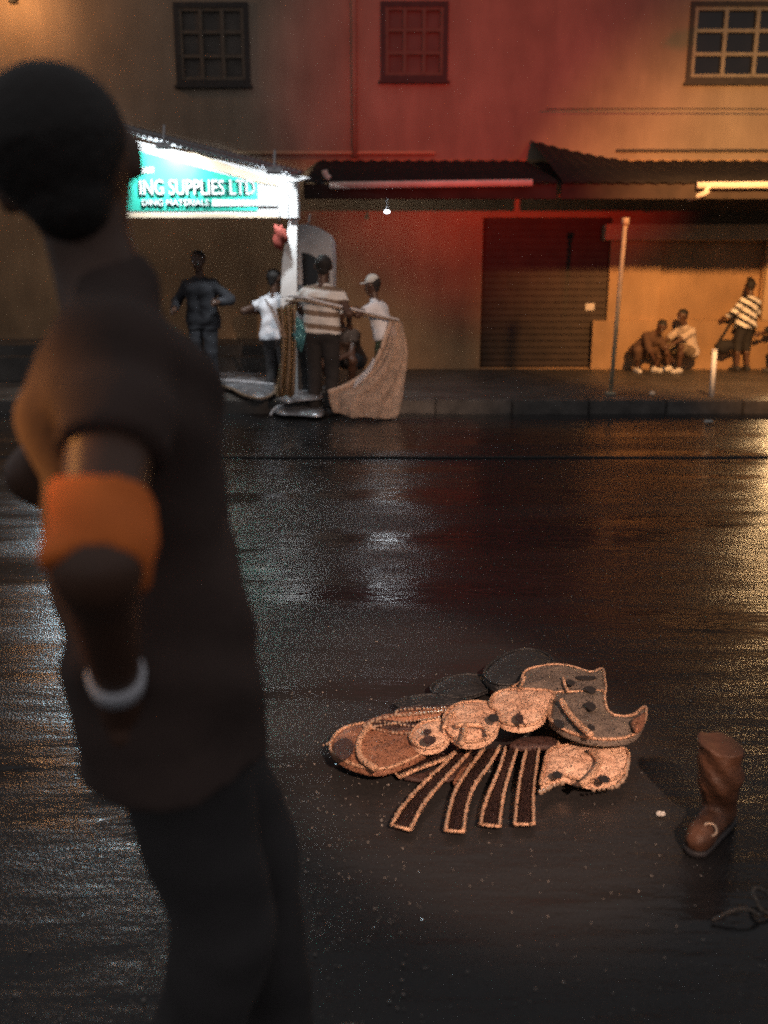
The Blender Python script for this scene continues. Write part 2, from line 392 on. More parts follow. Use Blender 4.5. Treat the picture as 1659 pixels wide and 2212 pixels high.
# left stoop with two steps
st = empty('stoop', (-3.2, 13.6, .15), 'low dark concrete stoop with two steps under the lit sign', 'steps')
za = at(500, 746, 13.1).z; zb = at(500, 771, 12.8).z
box('step', -6.5, at(596,746,13.1).x, 13.1, YW-.02, .15, za, M['concrete'], st, .015)
box('step', -6.5, at(596,746,13.1).x+.04, 12.75, 13.095, .15, zb, M['concrete'], st, .015)

# ------------------------------------------------------------------ awnings over the pavement
def awning(x0, x1, label, gx0, gx1, elbow, left_rise=0.0):
    yf = 11.9; zf = Z_at(392, yf); zb_ = Z_at(347, YW)
    a = empty('awning', ((x0+x1)/2, YW, zb_), label, 'awning')
    bm = bmesh.new(); n = int((x1-x0)/.045); top = []; 
    for i in range(n+1):
        xx = x0+(x1-x0)*i/n; wv = .012*math.cos(2*math.pi*xx/.18)
        rise = left_rise*max(0, 1-(xx-x0)/1.5)**1.3
        top.append([bm.verts.new((xx, yf, zf+wv)), bm.verts.new((xx, (yf+YW)/2, (zf+zb_)/2+wv+rise*.5)), bm.verts.new((xx, YW-.01, zb_+wv+rise)),
                    bm.verts.new((xx, yf, zf+wv-.02)), bm.verts.new((xx, YW-.01, zb_+wv-.02))])
    for i in range(n):
        A, B = top[i], top[i+1]
        bm.faces.new((A[0], B[0], B[1], A[1])); bm.faces.new((A[1], B[1], B[2], A[2]))
        bm.faces.new((A[3], A[4], B[4], B[3])); bm.faces.new((A[0], A[3], B[3], B[0]))
    from_bm('roof_sheet', bm, M['roof'], a, True)
    box('fascia', x0, x1, yf+.03, yf+.06, zf-.20, zf-.025, M['soffit'], a)
    xx = x0+.15
    while xx < x1:
        bm = bmesh.new(); t = .04
        v = [bm.verts.new(q) for q in ((xx,yf+.07,zf-.14),(xx+t,yf+.07,zf-.14),(xx+t,YW-.03,zb_-.15),(xx,YW-.03,zb_-.15),
                                       (xx,yf+.07,zf-.035),(xx+t,yf+.07,zf-.035),(xx+t,YW-.03,zb_-.045),(xx,YW-.03,zb_-.045))]
        for f in ((0,3,2,1),(4,5,6,7),(0,1,5,4),(1,2,6,5),(2,3,7,6),(3,0,4,7)): bm.faces.new([v[i] for i in f])
        from_bm('rafter', bm, M['soffit'], a); xx += .75
    if gx1 is not None:
        tube('gutter', [(gx0, yf-.05, zf-.05), (gx1, yf-.05, zf-.02)], .042, M['gutter'], a, 10)
        tube('gutter_elbow', smooth_path(elbow, 4), .036, M['gutter'], a, 10)
    return a
aw = at(1372, 395, 11.9); awL = at(655, 380, 11.9); awR = at(1185, 380, 11.9)
g0 = at(1506, 398, 11.85)
awning(X_at(1215, 380, 11.9), 9.0, 'dark lean-to awning with bright white gutter at the right', g0.x, 9.0,
       [at(1528, 400, 11.85), at(1529, 411, 11.84), at(1515, 421, 11.9), at(1488, 428, 12.1)], .28)
g1 = at(712, 384, 11.85)
awning(awL.x, X_at(1205, 380, 11.9), 'dim lean-to awning with pale gutter beside the lit sign', g1.x, at(1150, 384, 11.85).x,
       [at(712, 386, 11.85), at(704, 378, 11.85), at(701, 368, 11.85)])
# awning post, short bollard post
pb = onz(1319, 851, .15); pt_ = at(1351, 480, pb.y)
ap = empty('awning_post', pb, 'thin pale pole standing at the kerb left of the crouching pair', 'pole')
tube('shaft', [pb, pt_], .026, M['pole'], ap, 10); tube('collar', [pt_-Vector((0,0,.03)), pt_+Vector((0,0,.05))], .045, M['pole'], ap, 10)
tube('base_plate', [pb, pb+Vector((0,0,.02))], .07, M['pole'], ap, 10)
b0 = onz(1537, 856, .15); b1 = at(1544, 758, b0.y)
wp = empty('white_post', b0, 'short white painted post at the kerb in front of striped shirt', 'post')
tube('shaft', [b0, b1], .030, M['white'], wp, 10); tube('cap', [b1, b1+Vector((0,0,.02))], .034, M['white'], wp, 10)
# small downlights hanging under the left awning
for (px, py, r_, lab) in ((836, 419, .05, 'small bright white downlight hanging under the awning'), (836, 457, .028, 'tiny dim white lamp hanging below the bright downlight')):
    p = at(px, py, 13.0)
    d = empty('downlight', p, lab, 'lamp')
    bm = bmesh.new(); bmesh.ops.create_uvsphere(bm, u_segments=14, v_segments=8, radius=1, matrix=Matrix.Translation(p) @ Matrix.Diagonal((r_*1.25, r_*1.25, r_*.62, 1)))
    from_bm('bulb', bm, M['white_lens'], d, True)
    tube('cord', [p+Vector((0,0,r_*.5)), p+Vector((0,0,.32 if py < 430 else .22))], .008, M['black'], d, 6)
    tube('holder', [p+Vector((0,0,r_*.4)), p+Vector((0,0,r_*.4+.05))], .025, M['black'], d, 10)
ll = bpy.data.lights.new('downlight_light', 'POINT'); ll.energy = 10; ll.color = (.85, .93, 1); ll.shadow_soft_size = .05
lo = bpy.data.objects.new('downlight_light', ll); lo.location = at(836, 419, 13.0) - Vector((0, .0, .1)); COL.objects.link(lo)
# overhead wire along the facade
wv = [at(1180+40*i, 236-1.2*math.sin(i*.24), YW-.5) for i in range(14)]
tag(tube('wire', wv, .008, M['black'], None, 6), 'thin dark cable running across the upper facade at right', 'cable')

# ------------------------------------------------------------------ lit sign
YS = 11.2
sg = empty('shop_sign', at(450, 470, YS), 'floodlit white and green building supplies sign under zinc eave', 'sign')
def poly_prism(name, pts, Y, th, m, parent):
    bm = bmesh.new(); P = [at(a, b, Y) for a, b in pts]
    f = bm.faces.new([bm.verts.new(p) for p in P])
    r_ = bmesh.ops.extrude_face_region(bm, geom=[f]); bmesh.ops.translate(bm, vec=(0, th, 0), verts=[v for v in r_['geom'] if isinstance(v, bmesh.types.BMVert)])
    return from_bm(name, bm, m, parent)
poly_prism('board', [(90, 471), (622, 471), (622, 380), (330, 313), (90, 258)], YS, .08, M['signwhite'], sg)
poly_prism('green_panel', [(94, 455), (556, 455), (556, 396), (330, 334), (94, 276)], YS-.012, .010, M['green'], sg)
poly_prism('stripe', [(330, 326), (420, 331), (600, 392), (600, 402), (556, 394)], YS-.024, .010, M['cream'], sg)
poly_prism('stripe', [(94, 470), (620, 470), (540, 462), (94, 459)], YS-.016, .012, M['cream'], sg)
poly_prism('white_band', [(458, 431), (600, 431), (600, 445), (458, 445)], YS-.026, .012, M['signwhite'], sg)
poly_prism('return_panel', [(622, 378), (641, 385), (643, 470), (624, 471)], YS-.01, .30, M['white'], sg)
def text(name, s, px, py, hpx, wpx, Y, m, parent, ext=.012, off=.010):
    c = bpy.data.curves.new('txt', 'FONT'); c.body = s; c.size = 1.0; c.extrude = .02; c.offset = off; c.resolution_u = 3
    o = bpy.data.objects.new('txt', c); COL.objects.link(o)
    dg = bpy.context.evaluated_depsgraph_get(); me = bpy.data.meshes.new_from_object(o.evaluated_get(dg))
    bpy.data.objects.remove(o)
    co = np.array([v.co for v in me.vertices]); mn, mx_ = co.min(0), co.max(0)
    p0 = at(px, py, Y); p1 = at(px+wpx, py-hpx, Y)
    for v in me.vertices:
        u = (v.co.x-mn[0])/(mx_[0]-mn[0]); q = (v.co.y-mn[1])/(mx_[1]-mn[1]); d = (v.co.z-mn[2])/(mx_[2]-mn[2])
        v.co = (p0.x+(p1.x-p0.x)*u, Y-ext*d, p0.z+(p1.z-p0.z)*q)
    bm = bmesh.new(); bm.from_mesh(me); left = set(bm.verts); isl = []
    while left:
        st_ = [left.pop()]; cur = set(st_)
        while st_:
            for e in st_.pop().link_edges:
                for v in e.verts:
                    if v in left: left.discard(v); cur.add(v); st_.append(v)
        isl.append(cur)
    for cur in isl:
        b2 = bmesh.new(); mp_ = {v: b2.verts.new(v.co) for v in cur}
        for f in {f for v in cur for f in v.link_faces}: b2.faces.new([mp_[v] for v in f.verts])
        from_bm(name, b2, m, parent)
    bm.free()
for dy, mm, nm, dx in ((.004, 'letter_shadow', 'letter_shade', 3), (-.008, 'signwhite', 'letter', 0)):  # dark offset copy paints a drop shadow behind the letters
    text(nm, 'ING SUPPLIES LTD', 303+dx, 421+dx, 33, 247, YS-.014+dy-.004, M[mm], sg, .012, .006)
    text(nm, 'DING MATERIALS', 308+dx*.6, 444+dx*.6, 13, 143, YS-.014+dy-.004, M[mm], sg, .010, .006)
poly_prism('white_band', [(303, 361), (332, 361), (332, 374), (303, 374)], YS-.026, .012, M['signwhite'], sg)
# zinc eave over the sign: corrugated sheet, slopes down to the right
bm = bmesh.new(); e0 = at(86, 236, YS-.28); e1 = at(628, 376, YS-.28); n = 250; rows = []
for i in range(n+1):
    f = i/n; p = e0.lerp(e1, f); wz = .018*math.sin(f*2*math.pi*42)
    rows.append([bm.verts.new((p.x, y_, p.z+wz+dz)) for (y_, dz) in ((YS-.28, 0), (YS+.9, .10), (12.9, .24), (12.9, .225), (YS-.28, -.014))])
for i in range(n):
    A, B = rows[i], rows[i+1]
    for k in range(5): bm.faces.new((A[k], B[k], B[(k+1) % 5], A[(k+1) % 5]))
from_bm('eave_sheet', bm, M['zinc'], sg, True)
poly_prism('eave_tip', [(618, 374), (672, 384), (640, 391), (618, 392)], YS-.24, .12, M['white'], sg)
# white post carrying the sign
sp = empty('sign_post', onz(620, 868, .15), 'tall white post carrying the right end of the lit sign', 'post')
y_ = YS+.05
bm = bmesh.new()
q = [(624, 472), (641, 472), (641, 640), (606, 640), (610, 560), (618, 520)]
P = [at(a, b, y_) for a, b in q]
f = bm.faces.new([bm.verts.new(p) for p in P]); r_ = bmesh.ops.extrude_face_region(bm, geom=[f])
bmesh.ops.translate(bm, vec=(0, .12, 0), verts=[v for v in r_['geom'] if isinstance(v, bmesh.types.BMVert)])
from_bm('tapered_bracket', bm, M['white'], sp)
pa = at(606, 641, y_); pbx = at(641, 641, y_)
box('shaft', pa.x, pbx.x, y_, y_+.14, .15, pa.z-.003, M['white'], sp, .006)
rc = at(605, 510, YS-.03)
bm = bmesh.new(); bmesh.ops.create_icosphere(bm, subdivisions=3, radius=1)
for v in bm.verts:
    nrm = v.co.copy(); s = 1+.18*math.sin(5*nrm.z+3*nrm.x)+.1*math.sin(9*nrm.x)
    v.co = rc + Vector((nrm.x*.085*s, nrm.y*.06*s, nrm.z*.14*s))
rl = from_bm('red_lantern', bm, M['red_cloth'], None, True); tag(rl, 'small red cloth lantern hanging below the sign by its post', 'lantern')
rl2 = tube('tie', [rc+Vector((0,0,.13)), rc+Vector((0,0,.27))], .008, M['black'], rl, 6)
# floodlights over the sign
def area_lamp(name, loc, target, size, energy, col, lab, sy=None, hm='black', spread=None, br=(0, .10, .20)):
    d = empty('floodlight', loc, lab, 'floodlight')
    loc = Vector(loc); dr = (Vector(target)-loc).normalized()
    L = bpy.data.lights.new(name, 'AREA'); L.size = size; L.energy = energy; L.color = col
    if sy: L.shape = 'RECTANGLE'; L.size_y = sy
    o = bpy.data.objects.new(name, L); o.location = loc; o.rotation_euler = dr.to_track_quat('-Z', 'Y').to_euler(); COL.objects.link(o)
    rot = dr.to_track_quat('-Z', 'Y').to_matrix().to_4x4()
    bm = bmesh.new(); hs = size/2+.02; hy = (sy or size)/2+.02
    add_box(bm, -hs, hs, -hy, hy, .008, .045, .006); bm.transform(Matrix.Translation(loc) @ rot)
    from_bm('housing', bm, M[hm], d)
    bm = bmesh.new(); tube_bm(bm, [loc-dr*.06, loc-dr*.06+Vector(br)], .012, 6); from_bm('bracket', bm, M[hm], d)
    if spread: L.spread = R(spread)
    return d
for px, py, tx, ty, en, lab in ((352, 318, 350, 372, 36, 'small grey floodlight over the left end of the sign'), (592, 372, 590, 430, 26, 'small grey floodlight over the right end of the sign')):
    area_lamp('sign_flood', at(px, py, YS-.34), at(tx, ty, YS), .13, en, (.90, .97, 1), lab, .04, 'greywhite')

# ------------------------------------------------------------------ white booth behind the group
kb = empty('booth', onz(680, 848, .15), 'white booth with rounded roof and dark window behind the group', 'booth')
YB = 12.0
def curved_front(pts, Y0, Y1, name, m):
    bm = bmesh.new(); P0 = [at(a, b, Y0) for a, b in pts]
    f = bm.faces.new([bm.verts.new(p) for p in P0]); r_ = bmesh.ops.extrude_face_region(bm, geom=[f])
    bmesh.ops.translate(bm, vec=(0, Y1-Y0, 0), verts=[v for v in r_['geom'] if isinstance(v, bmesh.types.BMVert)])
    return from_bm(name, bm, m, kb)
curved_front([(644, 800), (644, 486), (660, 484), (690, 492), (708, 503), (717, 520), (719, 560), (719, 800)], YB, YB+.8, 'cabin', M['greywhite'])
wn = curved_front([(652, 545), (668, 548), (700, 568), (712, 590), (713, 640), (655, 640)], YB-.012, YB-.002, 'window', M['glass'])
curved_front([(648, 792), (648, 650), (714, 650), (714, 792)], YB-.014, YB-.003, 'door', M['greywhite'])
tube('antenna', [at(665, 486, YB), at(670, 462, YB)], .012, M['white'], kb, 6)

# ------------------------------------------------------------------ signed-distance people
def smin(a, b, k):
    h = np.clip(.5+.5*(b-a)/k, 0, 1); return b*(1-h)+a*h - k*h*(1-h)
def cone(P, a, b, ra, rb):
    a = np.asarray(a, float); b = np.asarray(b, float); ab = b-a
    t = np.clip(((P-a) @ ab)/max(ab @ ab, 1e-9), 0, 1)
    return np.linalg.norm(P-a-t[..., None]*ab, axis=-1) - (ra+(rb-ra)*t)
def group_sdf(P, prims, k):
    d = None
    for pr in prims:
        c = cone(P, *pr[:4])
        for pl_ in pr[4:]:
            c = np.maximum(c, (P-np.asarray(pl_[0])) @ np.asarray(pl_[1]))
        d = c if d is None else smin(d, c, k)
    return d
def surface_nets(prims, k, h, extra=None):
    A = np.array([p[0] for p in prims]+[p[1] for p in prims], float); rr = np.array([p[2] for p in prims]+[p[3] for p in prims])
    lo = (A-rr[:, None]).min(0)-3*h; hi = (A+rr[:, None]).max(0)+3*h
    n = np.ceil((hi-lo)/h).astype(int)+1
    ax = [lo[i]+h*np.arange(n[i]) for i in range(3)]
    G = np.stack(np.meshgrid(*ax, indexing='ij'), -1)
    V = group_sdf(G, prims, k)
    if extra is not None: V = extra(G, V)
    s = V < 0
    c = s[:-1,:-1,:-1].astype(np.int8)
    tot = sum(s[i:n[0]-1+i, j:n[1]-1+j, m_:n[2]-1+m_].astype(np.int8) for i in (0,1) for j in (0,1) for m_ in (0,1))
    cell = (tot > 0) & (tot < 8)
    idx = -np.ones(cell.shape, int); idx[cell] = np.arange(cell.sum())
    I = np.argwhere(cell); acc = np.zeros((len(I), 3)); cnt = np.zeros(len(I))
    for (d, o1, o2) in ((0,1,2),(1,0,2),(2,0,1)):
        for u in (0,1):
            for v in (0,1):
                off = np.zeros(3, int); off[o1] = u; off[o2] = v; off2 = off.copy(); off2[d] = 1
                p = I+off; q = I+off2
                a = V[p[:,0],p[:,1],p[:,2]]; b = V[q[:,0],q[:,1],q[:,2]]
                m_ = (a < 0) != (b < 0)
                t = np.where(m_, a/(a-b+1e-12), 0)
                pt = p.astype(float); pt[:, d] += t
                acc[m_] += pt[m_]; cnt[m_] += 1
    verts = lo+h*acc/np.maximum(cnt, 1)[:, None]
    faces = []
    for (d, o1, o2) in ((0,1,2),(1,2,0),(2,0,1)):
        sl0 = [slice(1, n[i]-1) for i in range(3)]; sl1 = list(sl0)
        sl0[d] = slice(0, n[d]-1); sl1[d] = slice(1, n[d])
        a = s[tuple(sl0)]; b = s[tuple(sl1)]
        E = np.argwhere(a != b); flip = a[a != b]
        base = E.copy(); base[:, o1] += 1; base[:, o2] += 1
        def ci(du, dv):
            q = base.copy(); q[:, o1] -= du; q[:, o2] -= dv; return idx[q[:,0], q[:,1], q[:,2]]
        Q = np.stack([ci(0,0), ci(1,0), ci(1,1), ci(0,1)], 1)
        Q[~flip] = Q[~flip][:, ::-1]
        faces.append(Q)
    F = np.concatenate(faces); F = F[(F >= 0).all(1)]
    return verts, F
def shells_to_mesh(name, shells):
    vs, fs, o = [], [], 0
    for v, f in shells: vs.append(v); fs.append(f+o); o += len(v)
    me = bpy.data.meshes.new(name); V = np.concatenate(vs); F = np.concatenate(fs)
    me.from_pydata(V.tolist(), [], F.tolist()); me.validate(); return me
def ik(a, c, l1, l2, hint):
    a = np.array(a, float); c = np.array(c, float); d = c-a; L = np.linalg.norm(d); Lm = (l1+l2)*.995
    if L > Lm: c = a+d*Lm/L; d = c-a; L = Lm
    u = d/L; x = (l1*l1-l2*l2+L*L)/(2*L); hh = math.sqrt(max(l1*l1-x*x, 0))
    hint = np.array(hint, float); hint = hint-u*(hint@u); hint /= (np.linalg.norm(hint)+1e-9)
    return a+u*x+hint*hh, c

def person(label, base, face, H=1.72, pelvis=(0,0,None), neck=(0,.02,.52), feet=((-.10,.0),(.10,.0)), hands=None, head=(0,.03,.19), look=(0,1,0),
           knee=((-.15,1,0),(.15,1,0)), elbow=((-.5,-1,0),(.5,-1,0)), skin='skin_dark', top=None, sleeve=.55, hem=-.10, bottom=None, leglen=1.95,
           shoes='shoe_dark', hair='hair', cap=None, res=.015, build=1.0, flare=0.0, group=None, ang_shirt=0):
    """local frame: +y is where the person faces, +x the person's right-hand side"""
    s = H/1.75
    rot = Matrix.Rotation(R(face), 3, 'Z')
    Rm = np.array(rot)
    pz = .92*s if pelvis[2] is None else pelvis[2]
    pel = np.array((pelvis[0], pelvis[1], pz)); nk = pel+np.array(neck)*s; hd = nk+np.array(head)*s
    sp = nk-pel; spu = sp/np.linalg.norm(sp); right = np.array((1.,0,0)); right = right-spu*(right@spu); right /= np.linalg.norm(right)
    fwd = np.cross(spu, right); fwd = fwd if fwd[1] >= 0 or abs(spu[1]) > .8 else -fwd
    if np.dot(np.cross(right, fwd), spu) < 0: fwd = -fwd
    B = build
    hipL, hipR = pel-right*.095*s, pel+right*.095*s
    shL, shR = nk-spu*.085*s-right*.172*s*B, nk-spu*.085*s+right*.172*s*B
    ft = [np.array((f[0], f[1], .075*s if len(f) < 3 else f[2])) for f in feet]
    kL, aL = ik(hipL, ft[0], .43*s, .42*s, knee[0]); kR, aR = ik(hipR, ft[1], .43*s, .42*s, knee[1])
    if hands is None: hands = ((-.27*s, .04, pz-.06), (.27*s, .04, pz-.06))
    eL, wL = ik(shL, hands[0], .29*s, .26*s, elbow[0]); eR, wR = ik(shR, hands[1], .29*s, .26*s, elbow[1])
    chL, chR = pel+sp*.72-right*.085*s*B, pel+sp*.72+right*.085*s*B
    waL, waR = pel+sp*.32-right*.065*s*B, pel+sp*.32+right*.065*s*B
    torso = [(hipL, hipR, .105*s, .105*s), (waL, waR, .100*s*B, .100*s*B), (chL, chR, .112*s*B, .112*s*B), (hipL, waL, .10*s, .095*s), (hipR, waR, .10*s, .095*s),
             (waL, chL, .10*s*B, .11*s*B), (waR, chR, .10*s*B, .11*s*B), (shL, shR, .058*s, .058*s), (chL, shL, .085*s, .056*s), (chR, shR, .085*s, .056*s), (nk, shL, .045*s, .045*s), (nk, shR, .045*s, .045*s),
             (nk-spu*.05*s, hd-spu*.03*s, .060*s, .052*s)]
    lo = np.array(look, float); lo /= np.linalg.norm(lo)
    hup = (hd-nk)/np.linalg.norm(hd-nk); lo = lo-hup*(lo@hup); lo /= np.linalg.norm(lo); hr = np.cross(lo, hup)
    cran = hd+hup*.045*s-lo*.012*s
    headp = [(cran, cran+lo*.02*s, .094*s, .088*s), (hd+lo*.035*s-hup*.02*s, hd+lo*.055*s-hup*.065*s, .066*s, .040*s), (cran, hd-hup*.03*s, .088*s, .06*s),
             (hd+lo*.098*s+hup*.012*s, hd+lo*.112*s-hup*.018*s, .011*s, .017*s), (hd+hr*.088*s-hup*.0*s, hd+hr*.09*s+hup*.03*s, .012*s, .016*s),
             (hd-hr*.088*s, hd-hr*.09*s+hup*.03*s, .012*s, .016*s), (hd+lo*.088*s-hup*.045*s+hr*.018*s, hd+lo*.088*s-hup*.045*s-hr*.018*s, .012*s, .012*s),
             (nk-spu*.0*s, hd-hup*.03*s, .056*s, .052*s)]
    arms = [(shL, eL, .055*s*B, .042*s), (eL, wL, .043*s, .028*s), (shR, eR, .055*s*B, .042*s), (eR, wR, .043*s, .028*s)]
    def calf(k_, a_):
        m_ = k_+(a_-k_)*.32; return [(k_, m_, .055*s, .058*s), (m_, a_, .058*s, .036*s)]
    legs = [(hipL, kL, .086*s*B, .055*s)]+calf(kL, aL)+[(hipR, kR, .086*s*B, .055*s)]+calf(kR, aR)
    def foot(k_, a_, tw):
        d = np.array((tw, 1., 0)); d /= np.linalg.norm(d)
        raised = a_[2] > .12*s
        dz = -.045 if not raised else -.08
        return [(a_+np.array((0,0,-.035*s))-d*.035*s, a_+d*.15*s+np.array((0,0,(dz)*s)), .036*s, .028*s)]
    feetp = foot(kL, aL, -.2)+foot(kR, aR, .2)
    def hand(w_, e_, side):
        d = (w_-e_)/np.linalg.norm(w_-e_); n_ = np.cross(d, (0,0,1.)) if abs(d[2]) < .9 else np.array((side*1.,0,0)); n_ /= np.linalg.norm(n_)
        wd = np.cross(d, n_); pr = [(w_, w_+d*.07*s, .027*s, .030*s), (w_+d*.06*s-wd*.022*s, w_+d*.075*s+wd*.022*s, .021*s, .021*s)]
        for q, (o_, L_) in enumerate(((-.032, .070), (-.011, .082), (.011, .076), (.032, .058))):
            a_ = w_+d*.085*s+wd*o_*s; b_ = a_+d*L_*.5*s-n_*side*.010*s; c_ = b_+(d*.8-n_*side*.7)*L_*.5*s
            pr += [(a_, b_, .0095*s, .0088*s), (b_, c_, .0088*s, .007*s)]
        a_ = w_+d*.03*s-wd*.024*s; b_ = a_+(d*.6-wd*.8)*.035*s; pr += [(a_, b_, .012*s, .010*s), (b_, b_+(d*.9-wd*.25)*.032*s, .010*s, .008*s)]
        return pr
    tr = lambda P: P
    def nets(prims, k, h, extra=None):
        v, f = surface_nets(prims, k, h, extra); return v @ Rm.T + np.array(base), f
    shells = [nets(torso+arms+legs+([] if shoes else feetp), .03*s, res), nets(headp, .018*s, res*.55)]
    for (w_, e_, sd) in ((wL, eL, 1), (wR, eR, -1)): shells.append(nets(hand(w_, e_, sd), .007, res*.38))
    root = empty('person', base, label, 'person', group)
    me = shells_to_mesh('body', shells); link('body', me, M[skin], root, True)
    # hair or cap
    hp = [(cran+hup*.012*s-lo*.012*s, cran+hup*.010*s+lo*.006*s, .096*s, .090*s), (cran-lo*.03*s, hd-lo*.045*s-hup*.02*s, .085*s, .055*s)]
    if hair == 'bun': hp.append((cran+hup*.09*s-lo*.02*s, cran+hup*.13*s+lo*.05*s, .055*s, .05*s))
    if hair == 'afro': hp = [(cran+hup*.03*s-lo*.02*s, cran+hup*.02*s, .12*s, .115*s)]
    face_cut = lambda G, V: np.maximum(V, -(((G-(hd+hup*.02*s+lo*.050*s)) @ (-lo*.80+hup*.60)))) if True else V
    link('hair', shells_to_mesh('hair', [nets(hp, .02, res*.55, face_cut)]), M['hair'], root, True)
    if cap:
        cpn = cran+hup*.03*s
        cprims = [(cpn, cpn+hup*.005, .103*s, .100*s, (cpn-hup*.01*s, -hup)), (cpn+lo*.09*s, cpn+lo*.15*s, .045*s, .03*s, (cpn+hup*.008*s, hup), (cpn-hup*.014*s, -hup))]
        link('cap', shells_to_mesh('cap', [nets(cprims, .01, res*.55)]), M[cap], root, True)
    else:   # eyes
        for sd in (-1, 1):
            bm = bmesh.new(); c_ = Rm @ (hd+lo*.083*s+hup*.022*s+hr*.033*s*sd)+np.array(base)
            bmesh.ops.create_icosphere(bm, subdivisions=1, radius=.012*s, matrix=Matrix.Translation(Vector(c_))); from_bm('eye', bm, M['sh_white'], root, True)
    g = .016
    wr = lambda amp, fq: (lambda G, V: V+amp*(np.sin(fq*G[..., 0]+2*np.sin(fq*.6*G[..., 2]))*np.sin(fq*.8*G[..., 2]+1.7*G[..., 1]*fq*.3)))
    if top:
        hemc = pel+spu*hem*s
        pr = []
        for q in torso[:-1]:
            gg_ = g*.75 if q[2] < .07*s else (g*1.9 if q is torso[0] or q is torso[3] or q is torso[4] else g)
            pr.append((q[0], q[1], q[2]+gg_*s, q[3]+gg_*s, (hemc, -spu)))
        lowL, lowR = pel+spu*(hem-.03)*s-right*(.095+flare)*s, pel+spu*(hem-.03)*s+right*(.095+flare)*s
        pr += [(waL, lowL, .105*s*B+g, .112*s+g, (hemc, -spu)), (waR, lowR, .105*s*B+g, .112*s+g, (hemc, -spu)), (lowL, lowR, .112*s+g, .112*s+g, (hemc, -spu))]
        for (sh_, e_, w_) in ((shL, eL, wL), (shR, eR, wR)):
            t = min(sleeve, 1.0); c_ = sh_+(e_-sh_)*t; d_ = (e_-sh_)/np.linalg.norm(e_-sh_)
            pr.append((sh_, sh_+(e_-sh_)*min(t+.2, 1.0), .054*s*B+g, .052*s+g) + (((c_, d_),) if sleeve < 1 else ()))
            if sleeve > 1:
                c2 = e_+(w_-e_)*(sleeve-1); d2 = (w_-e_)/np.linalg.norm(w_-e_); pr.append((e_, w_, .046*s+g, .034*s+g, (c2, d2)))
        link('shirt', shells_to_mesh('shirt', [nets(pr, .025*s, res, wr(.006 if res > .012 else .011, 26))]), M[top], root, True)
    if bottom:
        wst = pel+spu*.10*s; pr = [(hipL, hipR, .112*s+g*.7, .112*s+g*.7, (wst, spu)), (hipL, waL, .106*s+g*.7, .10*s+g*.7, (wst, spu)), (hipR, waR, .106*s+g*.7, .10*s+g*.7, (wst, spu))]
        for (h_, k_, a_) in ((hipL, kL, aL), (hipR, kR, aR)):
            if leglen < 1.0:
                d_ = (k_-h_)/np.linalg.norm(k_-h_); c_ = h_+(k_-h_)*leglen; pr.append((h_, k_, .095*s*B+g, .078*s+g, (c_, d_)))
            else:
                pr.append((h_, k_, .093*s*B+g, .062*s+g)); d_ = (a_-k_)/np.linalg.norm(a_-k_); c_ = k_+(a_-k_)*(leglen-1)
                pr.append((k_, a_, .066*s+g, .05*s+g, (c_, d_)))
        link('trousers' if leglen > 1.2 else 'shorts', shells_to_mesh('shorts', [nets(pr, .02*s, res, wr(.005, 24))]), M[bottom], root, True)
    if shoes:
        for q, (a_, k_) in zip(feetp, ((aL, kL), (aR, kR))):
            pr = [(q[0], q[1], q[2]+.012, q[3]+.012), (a_, q[0], .045*s, .046*s)]
            link('shoe', shells_to_mesh('shoe', [nets(pr, .02, min(res, .011))]), M[shoes], root, True)
    loc = dict(kL=kL, kR=kR, aL=aL, aR=aR, pel=pel, shR=shR, eR=eR, wR=wR)
    loc = {k_: Vector(Rm @ v)+Vector(base) for k_, v in loc.items()}
    return root, loc

# ---- big dark figure passing close on the left
def loc_of(base, face, p):      # world point -> local frame
    v = Matrix.Rotation(-R(face), 3, 'Z') @ (Vector(p)-Vector(base)); return np.array(v)
FA = -74.0; YA = 1.38
hipA = at(345, 1430, YA); baseA = Vector((hipA.x, YA, 0))
neckA = at(236, 640, YA); headA = at(158, 405, YA)
pelA = loc_of(baseA, FA, hipA); nkA = loc_of(baseA, FA, neckA); hdA = loc_of(baseA, FA, headA)
sA = 1.84/1.75
fL, fR = Vector((baseA.x+.16, YA+.10, .08)), Vector((baseA.x-.02, YA-.09, .08))
anL = loc_of(baseA, FA, fL); anR = loc_of(baseA, FA, fR)
hR = loc_of(baseA, FA, at(256, 1490, YA-.25)); hL = loc_of(baseA, FA, at(330, 1230, YA+.22))
A, JA = person('tall dark figure passing close at left with one orange sleeve', baseA, FA, 1.84, pelvis=tuple(pelA), neck=tuple((nkA-pelA)/sA), head=tuple((hdA-nkA)/sA), look=(-1, .25, -.1),
       feet=(tuple(anL), tuple(anR)), hands=(tuple(hL), tuple(hR)), elbow=((-.6, -1, 0), (1, -.12, 0)),
       skin='skin_a', top='sh_rust', sleeve=.5, hem=-.10, bottom='cl_dark', leglen=1.95, shoes='shoe_dark', res=.0095, flare=.01)
